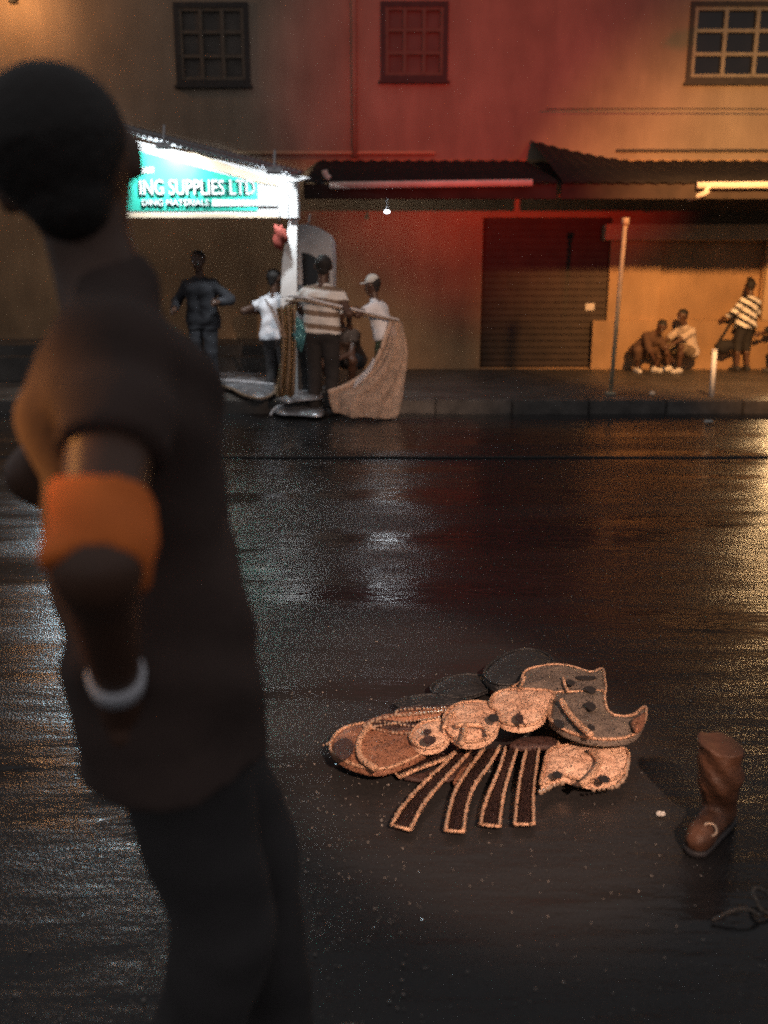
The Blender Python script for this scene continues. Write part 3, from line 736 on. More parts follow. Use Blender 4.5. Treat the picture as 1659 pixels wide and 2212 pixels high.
# orange sleeve on the near arm, white band at its wrist
inv = np.array(Matrix.Rotation(R(FA), 3, 'Z'))
shR_, eR_, wR_ = JA['shR'], JA['eR'], JA['wR']
d_ = np.array((eR_-shR_).normalized()); c1 = np.array(shR_.lerp(eR_, .70)); c2 = np.array(shR_.lerp(eR_, 1.04)); d2_ = np.array((wR_-eR_).normalized())
pr = [(np.array(shR_), np.array(eR_), .064, .060, (c1, -d_), (c2, d_))]
fold = lambda G, V: V+.006*np.sin(60*G[..., 2]+40*G[..., 0])*np.sin(35*G[..., 1]+20*G[..., 2])
link('sleeve', shells_to_mesh('sleeve', [surface_nets(pr, .02, .008, fold)]), M['orange_cloth'], A, True)
w0 = eR_.lerp(wR_, .84); w1 = eR_.lerp(wR_, .97)
bm = bmesh.new(); tube_bm(bm, [w0, w0.lerp(w1, .5), w1], .038, 14, False, .035); from_bm('wristband', bm, M['sh_white'], A, True)

# ---- group at the kerb
def feet_at(px, py, z=0.0): return onz(px, py, z)
person('person in white top seen from behind at the left of the group', onz(600, 872, 0), -25, 1.62, neck=(-.03,.03,.52), top='sh_white', sleeve=.5, hem=-.05, bottom='cl_dark', leglen=1.9,
       hands=((-.30,.10,1.12),(.26,.42,1.08)), look=(.3,1,0), res=.016, skin='skin_dark')
person('person in striped white shirt and tan shorts over black leggings at the pole', onz(697, 898, 0), -14, 1.76, neck=(.02,.02,.52), top='stripe_wg', sleeve=.45, hem=.02, bottom='sh_black', leglen=1.95,
       hands=((-.30,.28,1.20),(.30,.10,1.05)), look=(-.3,1,0), res=.015, build=1.08, skin='skin_dark', shoes='shoe_dark')
person('person with white cap and white sleeve behind the tan wing', onz(833, 868, .15), 75, 1.42, neck=(0,.16,.48), top='sh_white', sleeve=.6, hem=-.02, bottom='cl_green', leglen=.9,
       hands=((-.16,.38,1.02),(.20,.36,1.02)), look=(0,1,-.2), cap='cap', res=.016, skin='skin_dark')
person('grey-clad person standing alone under the sign by the silver wing', onz(446, 842, .15), 170, 1.70, neck=(0,.06,.51), top='sh_grey', sleeve=1.9, hem=-.12, bottom='sh_grey', leglen=1.95,
       hands=((-.30,.28,1.10),(.28,.22,1.02)), look=(0,1,-.2), res=.017, skin='skin_dark')
person('person crouching behind the curved white tube, white bib on chest', onz(748, 842, .15), 150, 1.62, pelvis=(0,-.14,.36), neck=(0,.24,.44), head=(0,.08,.17), feet=((-.12,.06),(.14,.12)),
       hands=((-.14,.42,.42),(.20,.44,.40)), knee=((-.5,1,.6),(.5,1,.6)), top='sh_brown', sleeve=.5, hem=-.02, bottom='cl_dark', leglen=.95, cap='cap', res=.016, skin='skin_dark')
# ---- people by the orange wall
person('crouching person in brown clothes bent forward beside the pale-shirted one', onz(1390, 803, .15), 200, 1.34, pelvis=(0,-.14,.30), neck=(-.10,.34,.36), head=(-.03,.13,.13), look=(0,.8,-.5), feet=((-.16,.06),(.15,.04)),
       hands=((-.18,.38,.24),(.15,.42,.26)), knee=((-.6,1,.6),(.6,1,.6)), top='sh_brown', sleeve=1.6, hem=-.06, bottom='sh_brown', leglen=1.5, shoes='shoe_white', res=.015, skin='skin_dark')
person('crouching person in pale shirt facing left against the orange wall', onz(1466, 803, .15), 112, 1.36, pelvis=(0,-.17,.29), neck=(0,.16,.50), head=(0,.07,.18), feet=((-.14,.12),(.16,.06)),
       hands=((-.12,.40,.36),(.18,.38,.32)), knee=((-.4,1,.7),(.5,1,.7)), elbow=((-1,-.4,-.2),(1,-.5,-.3)), top='sh_pale', sleeve=.95, hem=-.04, bottom='cl_khaki', leglen=.97, shoes='shoe_white', res=.015, skin='skin_dark', hair='hair')
person('standing person in black and white striped top and black skirt', onz(1602, 801, .15), 22, 1.34, neck=(.03,-.02,.52), head=(.02,.05,.19), top='stripe_bw', sleeve=1.7, hem=-.06, bottom='sh_black', leglen=1.25,
       hands=((-.27,.16,.80),(.20,.27,.88)), look=(.4,1,0), hair='bun', res=.014, skin='skin_dark', flare=.03)
bgp = at(1566, 745, 14.25)
bm = bmesh.new(); bmesh.ops.create_icosphere(bm, subdivisions=3, radius=1)
for v in bm.verts:
    q = v.co.copy(); s = 1+.12*math.sin(4*q.x+5*q.z); v.co = bgp+Vector((q.x*.15*s, q.y*.09, q.z*.12*(1 if q.z < 0 else .75)*s))
hb = from_bm('shoulder_bag', bm, M['sh_black'], None, True); tag(hb, 'dark shoulder bag hanging at the striped person\'s side', 'bag')
tube('strap', smooth_path([bgp+Vector((-.10,0,.06)), bgp+Vector((.05,-.02,.35)), bgp+Vector((.20,0,.60)), bgp+Vector((.20,.06,.25)), bgp+Vector((.10,.03,.06))], 5), .012, M['sh_black'], hb, 6)
person('dark-clothed person cut off by the right edge of the picture', onz(1694, 803, .15), 60, 1.35, pelvis=(0,-.12,.52), neck=(0,.20,.48), top='sh_black', sleeve=1.7, hem=-.10, bottom='sh_black', leglen=1.95,
       feet=((-.14,.16),(.14,.08)), hands=((-.18,.40,.55),(.18,.42,.52)), knee=((-.3,1,.5),(.3,1,.5)), res=.016, skin='skin_dark')

# ------------------------------------------------------------------ carnival wings at the kerb
def loft(name, Lp, Rp, m, parent, bulge=.10, nu=22, k=5, ruf=.02, seed=0, th=.008):
    A_ = smooth_path(Lp, k); B_ = smooth_path(Rp, k); n = min(len(A_), len(B_)); bm = bmesh.new(); g = []
    for i in range(n):
        row = []
        for j in range(nu+1):
            u = j/nu; p = A_[i].lerp(B_[i], u); v = i/(n-1)
            d = bulge*math.sin(math.pi*u) + ruf*math.sin(u*19+seed+2.5*v)*(.3+v) + ruf*.6*math.sin(u*37+v*9+seed*2)
            row.append(bm.verts.new(p+Vector((0, -d, ruf*.4*math.sin(u*13+v*7)))))
        g.append(row)
    for i in range(n-1):
        for j in range(nu): bm.faces.new((g[i][j], g[i][j+1], g[i+1][j+1], g[i+1][j]))
    bmesh.ops.solidify(bm, geom=bm.faces[:], thickness=th)
    return from_bm(name, bm, m, parent, True)
def pl_(lst, Y): return [at(a, b, Y if not callable(Y) else Y(b)) for a, b in lst]
wg = empty('costume_wing', onz(790, 902, 0), 'tan gauze costume wing with white curved edge hanging from a pole', 'costume')
Yt = lambda b: 10.55 - .28*(b-690)/200
Lp = [(850, 690), (836, 722), (822, 762), (806, 790), (782, 812), (748, 832), (712, 846), (714, 872), (722, 893)]
Rp = [(868, 694), (874, 722), (880, 752), (880, 782), (876, 812), (872, 840), (868, 866), (864, 886), (858, 903)]
loft('gauze', pl_(Lp, Yt), pl_(Rp, Yt), M['wing_tan'], wg, .16, 26, 4, .025)
Yt2 = lambda b: Yt(b)-.03
tube('curved_tube', smooth_path(pl_([(846, 690), (834, 722), (820, 762), (804, 790), (778, 814), (744, 834), (709, 847)], Yt2), 6), .024, M['wing_tan'], wg, 8)
bs = pl_([(806, 772), (797, 790), (783, 806), (768, 822), (762, 838)], lambda b: Yt(b)-.05); bs2 = pl_([(812, 776), (804, 796), (790, 815), (774, 830), (764, 839)], lambda b: Yt(b)-.06)
loft('white_edge', bs, bs2, M['sh_white'], wg, .02, 6, 4, .004)
tube('pole', [at(624, 640, 10.45), at(660, 643, 10.42), at(714, 657, 10.40), at(800, 676, 10.42), at(862, 691, 10.48)], .013, M['wire_white'], wg, 8)
tube('pole', [at(616, 650, 10.47), at(660, 650, 10.44), at(714, 662, 10.42), at(800, 682, 10.44), at(866, 696, 10.5)], .012, M['wire_tan'], wg, 8)
wg2 = empty('costume_wing', onz(617, 862, 0), 'gold-brown costume panel with branching arm at the left of the group', 'costume')
loft('lame_panel', pl_([(596, 668), (603, 700), (606, 730), (606, 770), (600, 810), (594, 856)], 10.25), pl_([(640, 655), (640, 690), (640, 730), (640, 770), (638, 810), (636, 856)], 10.25), M['wing_gold'], wg2, .05, 16, 4, .03, 2)
loft('arm_panel', pl_([(570, 646), (586, 676), (598, 704), (606, 730)], 10.2), pl_([(574, 645), (594, 672), (608, 700), (620, 728)], 10.2), M['wing_tan'], wg2, .02, 6, 4, .01, 1)
for px in (608, 622, 634): 
    tube('rib', smooth_path(pl_([(px, 660), (px+4, 740), (px-2, 852)], 10.16), 5), .010, M['wire_tan'], wg2, 6)
tf = at(646, 722, 10.2)
bm = bmesh.new(); bmesh.ops.create_icosphere(bm, subdivisions=3, radius=1)
for v in bm.verts:
    q = v.co.copy(); s = 1+.22*math.sin(9*q.x+3*q.z)*math.sin(8*q.z+4*q.y); v.co = tf+Vector((q.x*.07*s, q.y*.06*s, q.z*.17*s))
tag(from_bm('foil_ornament', bm, M['teal'], None, False), 'crumpled teal and blue foil ornament beside the gold panel', 'ornament')
# dark crate behind the pair of black legs
ck = empty('costume_box', onz(668, 858, .15), 'black box standing between gold panel and black leggings', 'box')
c0 = at(641, 745, 10.95); c1 = at(688, 842, 10.95)
box('case', c0.x, c1.x, 10.95, 11.35, .15, c0.z, M['black'], ck, .015); box('lid', c0.x-.012, c1.x+.012, 10.935, 11.365, c0.z+.002, c0.z+.035, M['black'], ck, .01)

from mathutils.geometry import delaunay_2d_cdt
def pillow(name, pts, m, parent, inset=((.012, .010), (.02, .010), (.03, .006)), base_th=.012, step=None, crinkle=.0):
    """closed padded panel from an outline (world points, roughly horizontal): domed top, straight rim"""
    P = np.array([(p.x, p.y) for p in pts]); z0 = sum(p.z for p in pts)/len(pts)
    dome = sum(d for t, d in inset); wd = sum(t for t, d in inset)
    lo, hi = P.min(0), P.max(0); step = step or max(.007, (hi-lo).max()/40)
    gx, gy = np.meshgrid(np.arange(lo[0], hi[0], step), np.arange(lo[1], hi[1], step)); G = np.stack([gx.ravel(), gy.ravel()], 1)
    G = G+rng.uniform(-.2, .2, G.shape)*step
    A_ = P; B_ = np.roll(P, -1, 0)
    def edge_dist(Q):
        ab = (B_-A_)[None]; t = np.clip(((Q[:, None]-A_[None])*ab).sum(-1)/np.maximum((ab**2).sum(-1), 1e-12), 0, 1)
        return np.sqrt((((Q[:, None]-A_[None])-t[..., None]*ab)**2).sum(-1)).min(1)
    ins = np.zeros(len(G), bool)
    for a, b in zip(A_, B_):
        c = ((a[1] > G[:, 1]) != (b[1] > G[:, 1])) & (G[:, 0] < (b[0]-a[0])*(G[:, 1]-a[1])/(b[1]-a[1]+1e-12)+a[0]); ins ^= c
    G = G[ins]; dG = edge_dist(G) if len(G) else np.zeros(0); keep = dG > step*.45; G = G[keep]
    n = len(P); V = [Vector(p) for p in P]+[Vector(g) for g in G]
    r = delaunay_2d_cdt(V, [(k_, (k_+1) % n) for k_ in range(n)], [], 1, 1e-6)
    co = np.array([(v.x, v.y) for v in r[0]]); d = edge_dist(co)
    zz = z0+base_th+dome*(1-np.exp(-d/(wd*.45+1e-6)))+crinkle*np.sin(co[:, 0]*70+3*np.sin(co[:, 1]*50))*np.minimum(1, d/.02)
    bm = bmesh.new(); tv = [bm.verts.new((c[0], c[1], z_)) for c, z_ in zip(co, zz)]
    for f in r[2]:
        try: bm.faces.new([tv[k_] for k_ in f])
        except ValueError: pass
    be = [e for e in bm.edges if len(e.link_faces) == 1]
    ex = bmesh.ops.extrude_edge_only(bm, edges=be)
    for v in [g for g in ex['geom'] if isinstance(g, bmesh.types.BMVert)]: v.co.z = z0
    return from_bm(name, bm, m, parent, True)
sw = empty('costume_wing', onz(505, 838, .16), 'silver foil costume wing lying flat at the kerb left of the group', 'costume')
def onzs(l, z): return [onz(a, b, z) for a, b in l]
o1 = smooth_path(onzs([(414, 824), (448, 810), (482, 804), (530, 809), (592, 809), (597, 838), (590, 854), (570, 864), (548, 863), (522, 855), (500, 843), (470, 836), (436, 830)], .20), 4, True)
pillow('foil', o1, M['wing_silver'], sw, ((.05, .03), (.08, .03), (.10, .02)), crinkle=.012)
tube('rim', [p+Vector((0,0,.02)) for p in o1], .016, M['wire_tan'], sw, 6, True)
tube('rib', smooth_path([onz(420, 824, .26), onz(500, 822, .29), onz(592, 830, .28)], 6), .012, M['wire_white'], sw, 6)
box('prop', o1[0].x+.7, o1[0].x+.8, o1[0].y-.6, o1[0].y-.5, .15, .2, M['black'], sw)
sw2 = empty('costume_wing', onz(640, 885, 0), 'grey foil costume wing on the road at the black-clad feet', 'costume')
o2 = smooth_path(onzs([(592, 888), (606, 877), (630, 871), (680, 876), (700, 886), (692, 900), (640, 897), (606, 896)], .05), 4, True)
pillow('foil', o2, M['wing_silver'], sw2, ((.04, .02), (.06, .02)))
tube('rim', smooth_path([onz(584, 897, .03), onz(592, 884, .08), onz(608, 876, .1), onz(640, 870, .1), onz(690, 874, .08)], 6), .014, M['wire_white'], sw2, 6)
o3 = smooth_path(onzs([(602, 862), (625, 850), (688, 850), (692, 862), (650, 866), (620, 870)], .2), 4, True)
sw3 = empty('costume_wing', onz(648, 858, .16), 'small pale foil wing lying on the kerb behind the leggings', 'costume')
pillow('foil', o3, M['wing_silver'], sw3, ((.04, .02), (.05, .02)))

# ------------------------------------------------------------------ the costume piece on the wet road in front
def C3(zx, zy, z): return onz((900+zx/1.037)/1.507, (2000+zy/1.037)/1.507, z)
cs = empty('carnival_costume', C3(700, 440, 0), 'tan glittering carnival costume with horn, spots and beaded ribs on road', 'costume')
def panel3(name, pts, z, m, th=.014, k=4, inset=((.008, .007), (.014, .006), (.022, .005), (.03, .003)), mat_pipe='c_pipe', pipe_r=.0055, pipe=True, lab=None):
    o = smooth_path([C3(a, b, z) for a, b in pts], k, True)
    p = pillow(name, o, M[m], cs, inset, th, crinkle=.0028)
    if lab: p['label'] = lab
    if pipe: tube('edge_piping', [q+Vector((0, 0, th+.004)) for q in o], pipe_r, M[mat_pipe], p, 6, True)
    return p
def pipe3(pts, z, parent, r=.009, m='c_pipe'): 
    return tube('piping', smooth_path([C3(a, b, z) for a, b in pts], 5), r, M[m], parent, 6)
def spot3(zx, zy, z, rx, ry, parent, m='c_spot'):
    c = C3(zx, zy, z); e = C3(zx+rx, zy, z); r1 = (e-c).length; r2 = (C3(zx, zy+ry, z)-c).length
    bm = bmesh.new(); pts = [c+Vector((r1*math.cos(t)*(1+.06*math.sin(3*t)), r2*math.sin(t), 0)) for t in np.linspace(0, 2*math.pi, 18, endpoint=False)]
    f = bm.faces.new([bm.verts.new(p) for p in pts]); r_ = bmesh.ops.extrude_face_region(bm, geom=[f]); bmesh.ops.translate(bm, vec=(0,0,.004), verts=[v for v in r_['geom'] if isinstance(v, bmesh.types.BMVert)])
    return from_bm('spot', bm, M[m], parent)
def beads(paths, parent, step=.0125, r=.0048, name='bead_trim'):
    bm = bmesh.new()
    for path in paths:
        acc = 0
        for a, b in zip(path, path[1:]):
            L = (b-a).length
            while acc < L:
                p = a.lerp(b, acc/L); rr = r*random.uniform(.7, 1.35)
                bmesh.ops.create_icosphere(bm, subdivisions=1, radius=rr, matrix=Matrix.Translation(p+Vector((random.uniform(-.0015,.0015), random.uniform(-.0015,.0015), 0)))); acc += step*random.uniform(.8, 1.25)
            acc -= L
    o = from_bm(name, bm, M['c_bead'], parent); o['kind'] = 'stuff'; return o
ZT = .045
# dark netting behind
panel3('net_hood', [(700, 225), (740, 180), (800, 150), (850, 143), (900, 155), (935, 185), (900, 230), (820, 260), (740, 262)], .05, 'c_net', .03, mat_pipe='c_net')
panel3('net_fringe', [(520, 262), (560, 232), (640, 215), (720, 228), (720, 262), (640, 290), (560, 292)], .02, 'c_net', .012, mat_pipe='c_net')
panel3('net_fringe', [(400, 318), (440, 295), (520, 284), (610, 292), (640, 308), (560, 320), (460, 330)], .02, 'c_net', .012, mat_pipe='c_net')
# left tail
pA = panel3('tail_panel', [(182, 470), (196, 432), (232, 404), (305, 388), (400, 398), (470, 400), (520, 440), (512, 478), (430, 522), (345, 546), (262, 530), (204, 500)], ZT, 'c_rust', .02)
pipe3([(318, 378), (296, 398), (280, 430), (278, 462), (292, 492), (336, 522)], ZT+.045, pA, .011)
spot3(228, 455, ZT+.046, 34, 36, pA, 'c_dark')
# upper strips of the tail
for (o, mm) in (([(300, 382), (330, 358), (420, 340), (640, 322), (650, 336), (560, 348), (440, 362)], 'c_rust'),
                ([(404, 338), (420, 322), (520, 318), (660, 312), (660, 324), (540, 330), (440, 342)], 'c_dark'),
                ([(312, 372), (345, 362), (470, 378), (560, 368), (580, 378), (480, 398), (400, 400), (330, 386)], 'c_dark')):
    p = panel3('rib_strip', o, ZT+.03, mm, .010, inset=((.004, .004), (.006, .003)), pipe=False)
    beads([smooth_path([C3(a, b, ZT+.052) for a, b in o], 4, True)], p)
# round lobes of the spine
pB = panel3('spine_lobe', [(452, 440), (466, 408), (500, 384), (560, 380), (585, 410), (582, 440), (558, 462), (520, 474), (478, 468)], ZT+.03, 'c_tan', .02)
spot3(517, 426, ZT+.086, 22, 14, pB, 'c_dark'); spot3(510, 398, ZT+.082, 14, 8, pB, 'c_dark')
pC = panel3('spine_lobe', [(565, 385), (575, 350), (610, 326), (665, 316), (718, 324), (748, 350), (752, 384), (742, 416), (712, 442), (665, 455), (620, 450), (586, 425)], ZT+.045, 'c_tan', .022)
pipe3([(604, 375), (650, 372), (700, 378), (716, 402)], ZT+.100, pC); pipe3([(636, 374), (634, 405), (624, 440)], ZT+.100, pC)
pipe3([(600, 330), (578, 352), (566, 385)], ZT+.088, pC, .008)
pD = panel3('spine_lobe', [(720, 330), (730, 298), (762, 280), (830, 274), (930, 284), (924, 322), (908, 362), (872, 390), (828, 400), (775, 392), (750, 372), (746, 348)], ZT+.06, 'c_tan', .022)
spot3(733, 352, ZT+.108, 18, 12, pD)
spot3(820, 354, ZT+.113, 14, 16, pD, 'c_dark'); pipe3([(822, 332), (812, 348), (838, 372)], ZT+.116, pD, .004, 'c_dark')
# head plate, jaw and horn
pF = panel3('crest_plate', [(770, 282), (820, 250), (838, 212), (880, 196), (940, 188), (1000, 196), (1060, 214), (1098, 202), (1106, 232), (1104, 290), (1020, 300), (930, 292), (850, 284)], ZT+.05, 'c_olive_shaded', .02, pipe_r=.005)
pipe3([(838, 212), (826, 240), (818, 258)], ZT+.098, pF, .006); pipe3([(968, 214), (974, 240), (986, 262)], ZT+.098, pF, .006)
spot3(1044, 216, ZT+.092, 36, 6, pF); spot3(992, 232, ZT+.098, 15, 9, pF); spot3(1060, 256, ZT+.096, 18, 11, pF)
pE = panel3('horn_plate', [(936, 288), (1010, 284), (1098, 280), (1106, 310), (1114, 342), (1136, 362), (1170, 368), (1205, 362), (1226, 345), (1244, 334), (1246, 362), (1236, 394), (1214, 424), (1178, 440), (1120, 446), (1050, 440), (985, 420), (944, 396), (920, 372), (926, 330)], ZT+.055, 'c_olive_shaded', .022, k=3, pipe_r=.0055)
pipe3([(962, 290), (984, 330), (1020, 370), (1062, 408)], ZT+.110, pE, .011)
spot3(955, 372, ZT+.104, 18, 14, pE); spot3(1060, 312, ZT+.108, 18, 13, pE); spot3(1062, 384, ZT+.108, 13, 9, pE)
tip = panel3('horn_tip', [(1196, 372), (1222, 352), (1242, 338), (1244, 360), (1234, 390), (1214, 400)], ZT+.095, 'c_rust', .01, inset=((.004, .004), (.006, .003)), pipe=False)
# lower jaw
pG = panel3('jaw_plate', [(892, 600), (902, 540), (920, 482), (985, 464), (1062, 458), (1130, 468), (1180, 482), (1187, 515), (1174, 552), (1135, 582), (1066, 590), (1010, 580), (968, 568), (930, 582)], ZT-.01, 'c_tan', .022)
pipe3([(1060, 460), (1088, 492), (1072, 535), (1030, 576)], ZT+.045, pG, .011)
spot3(948, 544, ZT+.042, 18, 11, pG); spot3(1106, 558, ZT+.042, 19, 12, pG)
beads([smooth_path([C3(a, b, ZT+.018) for a, b in [(892, 600), (930, 582), (968, 568)]], 5), smooth_path([C3(a, b, ZT+.018) for a, b in [(1187, 490), (1178, 548), (1140, 582), (1066, 592)]], 5)], pG, .014, .0065)
pH = panel3('gill_band', [(786, 452), (820, 430), (880, 424), (952, 432), (946, 462), (900, 458), (840, 462)], ZT-.005, 'c_dark', .012, inset=((.004, .004), (.006, .003)), pipe=False)
pipe3([(938, 462), (950, 448), (952, 432)], ZT+.02, pH, .006)
# ribs: dark ribbons with beaded edges
ribs = [([(612, 466), (548, 530), (476, 600), (420, 668), (388, 720)], [(660, 464), (610, 520), (536, 600), (486, 668), (452, 736)]),
        ([(700, 464), (650, 530), (606, 600), (584, 670), (570, 738)], [(752, 458), (716, 520), (668, 588), (642, 660), (630, 742)]),
        ([(772, 462), (752, 530), (722, 600), (698, 668), (688, 718)], [(812, 462), (790, 530), (770, 600), (758, 668), (752, 724)]),
        ([(842, 468), (828, 530), (816, 600), (808, 668), (804, 718)], [(886, 462), (876, 530), (868, 600), (866, 668), (868, 716)]),
        ([(520, 474), (470, 502), (430, 520), (392, 532)], [(600, 480), (540, 508), (480, 530), (416, 558)])]
for li, (l_, r2) in enumerate(ribs):
    za = lambda i, n_: ZT-.012-.018*i/(n_-1)
    A_ = smooth_path([C3(a, b, za(i, len(l_))) for i, (a, b) in enumerate(l_)], 5); B_ = smooth_path([C3(a, b, za(i, len(r2))) for i, (a, b) in enumerate(r2)], 5)
    bm = bmesh.new(); gg = []
    for a, b in zip(A_, B_):
        gg.append([bm.verts.new(a.lerp(b, u)+Vector((0, 0, .012*math.sin(math.pi*u)))) for u in (0, .15, .5, .85, 1)])
    for a, b in zip(gg, gg[1:]):
        for k in range(4): bm.faces.new((a[k], a[k+1], b[k+1], b[k]))
    bmesh.ops.solidify(bm, geom=bm.faces[:], thickness=.006)
    rb = from_bm('rib_ribbon', bm, M['c_dark'], cs, True)
    up = Vector((0, 0, .008))
    for side in (A_, B_): tube('edge_piping', [p+up for p in side], .0055, M['c_pipe'], rb, 6)
    tube('edge_piping', [A_[-1]+up, B_[-1]+up], .0045, M['c_pipe'], rb, 6)
    beads([[p+Vector((0, 0, .015)) for p in A_], [p+Vector((0, 0, .015)) for p in B_]], rb, .011, .0042)
panel3('under_panel', [(596, 574), (620, 530), (668, 496), (716, 470), (700, 520), (650, 572), (620, 590)], ZT-.03, 'c_rust', .008, inset=((.004, .003),), pipe=False)
panel3('under_panel', [(430, 556), (500, 540), (600, 500), (660, 480), (640, 540), (560, 570), (480, 566)], ZT-.035, 'c_dark', .008, inset=((.004, .003),), pipe=False)
beads([[C3(160+i*6, 442-i*2.6, ZT+.02) for i in range(8)]], cs, .012, .005)

# boot at right standing in for a passing lit foot, and a dark beaded scrap at the right edge
bt = onz(1540, 1790, 0); bp_ = lambda x_, y_, z_: np.array((bt.x+x_, bt.y+y_, z_))
boot = empty('boot', bt, 'orange-brown boot standing in for a passing foot right of the costume', 'boot')
slouch = lambda G, V: V+.003*np.sin(80*G[..., 2]+9*np.sin(14*G[..., 0])) * np.clip((G[..., 2]-.07)/.05, 0, 1)
pr = [(bp_(.02,.02,.06), bp_(.005,.0,.17), .045, .058), (bp_(.005,.0,.17), bp_(-.005,.0,.29), .058, .062, (bp_(0,0,.272), (.15,-.1,.98))), (bp_(.03,.03,.045), bp_(-.07,-.09,.038), .042, .036), (bp_(-.07,-.09,.036), bp_(-.085,-.11,.034), .036, .031)]
link('upper', shells_to_mesh('upper', [surface_nets(pr, .02, .006, slouch)]), M['bundle'], boot, True)
pr = [(bp_(.035,.035,.012), bp_(-.085,-.11,.012), .045, .036, (bp_(0,0,.018), (0,0,1)), (bp_(0,0,.001), (0,0,-1)))]
link('sole', shells_to_mesh('sole', [surface_nets(pr, .01, .005)]), M['shoe_dark'], boot, True)
tube('buckle', [Vector(bp_(-.05+.018*math.cos(t), -.105+.012*math.sin(t), .066+.012*math.sin(t))) for t in np.linspace(0, 2*math.pi, 12, endpoint=False)], .004, M['c_bead'], boot, 6, True)
scr = empty('trim_scrap', onz(1610, 1960, 0), 'thin curled costume cord lying on the road at the lower right edge', 'scrap')
tube('cord', smooth_path([onz(1538, 1990, .008), onz(1562, 1976, .02), onz(1590, 1966, .03), onz(1620, 1966, .03), onz(1640, 1978, .012)], 6), .005, M['c_olive_shaded'], scr, 6)
tube('cord', smooth_path([onz(1668, 1976, .008), onz(1646, 1966, .02), onz(1634, 1946, .03), onz(1626, 1924, .03), onz(1642, 1920, .03), onz(1668, 1940, .02), onz(1690, 1958, .008)], 6), .005, M['c_olive_shaded'], scr, 6)
# pale litter; the flat scrap below the white post stands for a glint
for i, (px, py, z, s_, lab) in enumerate(((1409, 853, .15, .035, 'pale crumpled paper scrap on the pavement below the crouching pair'), (1530, 915, 0, .05, 'pale flat scrap put in for a road glint below the white post'), (1427, 1762, 0, .014, 'tiny pale fleck on the road beside the boot'))):
    c = onz(px, py, z); bm = bmesh.new(); bmesh.ops.create_icosphere(bm, subdivisions=2, radius=1)
    for v in bm.verts:
        q = v.co.copy(); v.co = c+Vector((q.x*s_, q.y*s_*.8, max(.002, s_*.5+q.z*s_*(.8 if i == 0 else .25)+s_*.2*math.sin(7*q.x+5*q.y))))
    tag(from_bm('paper_scrap', bm, M['litter'], None, False), lab, 'litter')

# ------------------------------------------------------------------ loose wet grit (nobody could count it)
bm = bmesh.new()
def grit(n, x0, x1, y0, y1, r0, r1):
    for _ in range(n):
        c = Vector((random.uniform(x0, x1), random.uniform(y0, y1), .003)); r_ = random.uniform(r0, r1)*random.uniform(.5, 1)
        mm = Matrix.Translation(c) @ Matrix.Rotation(random.uniform(0, 6), 4, 'Z') @ Matrix.Diagonal((r_*random.uniform(.8, 1.5), r_, r_*.7, 1))
        bmesh.ops.create_icosphere(bm, subdivisions=1, radius=1, matrix=mm)
grit(900, -1.2, .1, 1.3, 2.8, .0015, .0045); grit(500, -.3, 1.4, 1.5, 3.2, .0012, .0035); grit(600, -1.8, 1.6, 2.8, 5.0, .002, .005)
tag(from_bm('grit', bm, M['stone'], None, False), 'fine wet grit scattered over the near asphalt', 'grit', kind='stuff')

# ------------------------------------------------------------------ unseen lamps, assumed from lit walls and road or added
def added_lamp(base, lamp, label, col, energy, lens, r=.10, spot=None, aim=None, blend=.6):  # builds an unseen lamp
    base = Vector(base); lamp = Vector(lamp)
    d = empty('added_lamp', base, label, 'street lamp')
    top = Vector((base.x, base.y, lamp.z+.25))
    tube('post', [base, top], .06, M['steel'], d, 10, r_end=.04)
    tube('arm', smooth_path([top, top.lerp(lamp, .5)+Vector((0,0,.12)), lamp+Vector((0,0,.16))], 5), .03, M['steel'], d, 8)
    bm = bmesh.new(); bmesh.ops.create_cone(bm, cap_ends=True, segments=16, radius1=r*1.6, radius2=r*.7, depth=.10, matrix=Matrix.Translation(lamp+Vector((0,0,.13))))
    from_bm('lamp_head', bm, M['steel'], d)
    bm = bmesh.new(); bmesh.ops.create_uvsphere(bm, u_segments=14, v_segments=8, radius=r*.9, matrix=Matrix.Translation(lamp+Vector((0,0,.07))) @ Matrix.Diagonal((1,1,.3,1)))
    from_bm('lens', bm, lens, d, True)
    L = bpy.data.lights.new('added_lamp_light', 'SPOT' if spot else 'POINT'); L.energy = energy; L.color = col; L.shadow_soft_size = r
    o = bpy.data.objects.new('added_lamp_light', L); o.location = lamp-Vector((0,0,.06)); COL.objects.link(o)
    if spot:
        L.spot_size = R(spot); L.spot_blend = blend; o.rotation_euler = (Vector(aim)-o.location).to_track_quat('-Z', 'Y').to_euler()
    return d
NA = (1.0, .40, .09)
added_lamp((4.6, 8.3, 0), (3.75, 8.0, 3.75), 'assumed sodium street lamp beside the road just past the right edge', (1, .47, .15), 3000, M['na_lens'], spot=80, aim=(6.2, YW, 1.3), blend=.9)  # unseen, assumed from the lit wall at right
added_lamp((-5.6, 1.2, 0), (-5.0, 1.5, 3.3), 'added narrow spot lamp left of the frame, lighting the orange sleeve', NA, 2400, M['na_lens'], spot=4.2, aim=at(245, 1090, YA-.2), blend=.9)  # unseen lamp, added with a narrow cone to brighten only the sleeve
added_lamp((-5.3, YW-.06, 5.35), (-5.3, 13.9, 5.45), 'assumed sodium wall lamp on the facade at the upper left', (1, .47, .17), 50, M['na_lens'])  # unseen, assumed from the orange patch high on the left wall
added_lamp((2.0, -3.6, 0), (1.7, -3.0, 4.6), 'added warm spot lamp behind the viewer, lighting the costume on the road', (1, .63, .45), 4000, M['na_lens'], spot=11.4, aim=C3(640, 425, .05), blend=.5)  # added behind the camera, cone narrowed to light only the costume
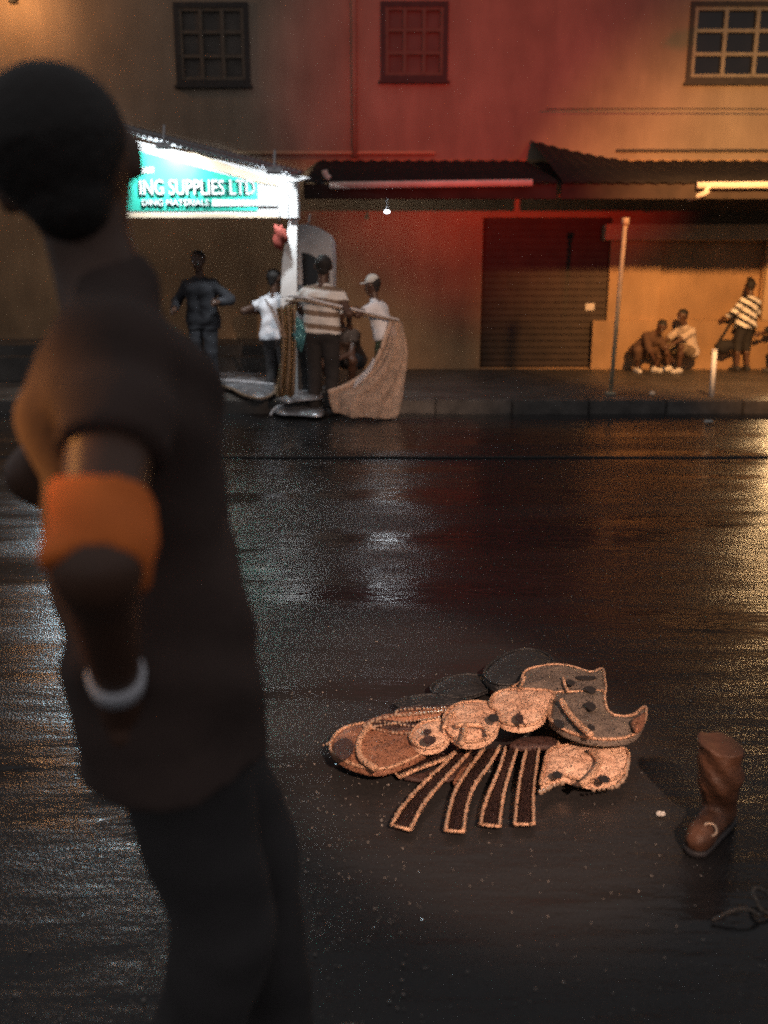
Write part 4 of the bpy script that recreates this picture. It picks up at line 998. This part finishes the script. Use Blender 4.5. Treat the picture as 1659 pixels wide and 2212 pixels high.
added_lamp((3.6, -3.6, 0), (3.2, -3.2, 5.2), 'added warm spot lamp behind the viewer farther right, lighting the group', (1, .64, .44), 3600, M['na_lens'], spot=14, aim=(.1, 10.6, .9), blend=1.0)  # added behind the camera to brighten the group and its wing
def assumed_flood(loc, target, cone_deg, energy, col, lab, lens, blend=1.0, back=YW):
    loc = Vector(loc); dr = (Vector(target)-loc).normalized(); d = empty('floodlight', loc, lab, 'floodlight')  # unseen floodlights, assumed from reflections on the road
    L = bpy.data.lights.new('assumed_flood', 'SPOT'); L.energy = energy; L.color = col; L.spot_size = R(cone_deg); L.spot_blend = blend; L.shadow_soft_size = .16
    o = bpy.data.objects.new('assumed_flood', L); o.location = loc; o.rotation_euler = dr.to_track_quat('-Z', 'Y').to_euler(); COL.objects.link(o)
    tube('housing', [loc-dr*.30, loc-dr*.24, loc-dr*.05], .19, M['black'], d, 14); tube('lens', [loc-dr*.05, loc-dr*.03], .17, lens, d, 14)
    tube('bracket', [loc-dr*.28, Vector((loc.x, back-.005, loc.z+.3))], .02, M['black'], d, 6)
COOL = (.50, .82, 1)
assumed_flood(at(165, 520, YS-.35), onz(110, 1200, 0), 40, 260, COOL, 'assumed cool white floodlight at the hidden left end of the sign', M['cool_lens'], back=YS)  # unseen, assumed from the cool glints on the wet road
assumed_flood(at(232, 585, YW-.5), onz(110, 1040, 0), 40, 520, (1, .42, .16), 'assumed orange floodlight low on the wall behind the passing figure', M['na_lens'])  # unseen, assumed from the orange smear on the road at left
assumed_flood((6.2, 13.9, 1.15), onz(1690, 980, 0), 20, 220, (1, .62, .28), 'assumed orange floodlight low on the wall past the right edge', M['na_lens'])  # unseen, assumed from the bright glint at the road's right edge
# added unseen red spot behind the camera, imitates a red smear over the facade
rs = Vector((2.9, -2.2, 2.3)); tgt = at(1070, 210, YW)
rd = empty('added_red_spot', (rs.x, rs.y, 0), 'added red spotlight on a tripod behind the viewer, tinting the facade', 'spotlight')
dr = (tgt-rs).normalized()
tube('can', [rs-dr*.25, rs-dr*.02], .11, M['black'], rd, 14)
tube('lens', [rs-dr*.02, rs-dr*.01], .10, M['red_lens'], rd, 14)
tube('stand', [(rs.x, rs.y, .3), rs-Vector((0,0,.1))], .02, M['black'], rd, 8)
for k in range(3): tube('leg', [(rs.x, rs.y, .5), (rs.x+.4*math.cos(k*2.09), rs.y+.4*math.sin(k*2.09), .0)], .014, M['black'], rd, 6)
L = bpy.data.lights.new('red_light', 'SPOT'); L.energy = 6000; L.color = (1, .038, .014); L.spot_size = R(25); L.spot_blend = 1.0; L.shadow_soft_size = .1
o = bpy.data.objects.new('red_light', L); o.location = rs+dr*.02; o.rotation_euler = dr.to_track_quat('-Z', 'Y').to_euler(); COL.objects.link(o)
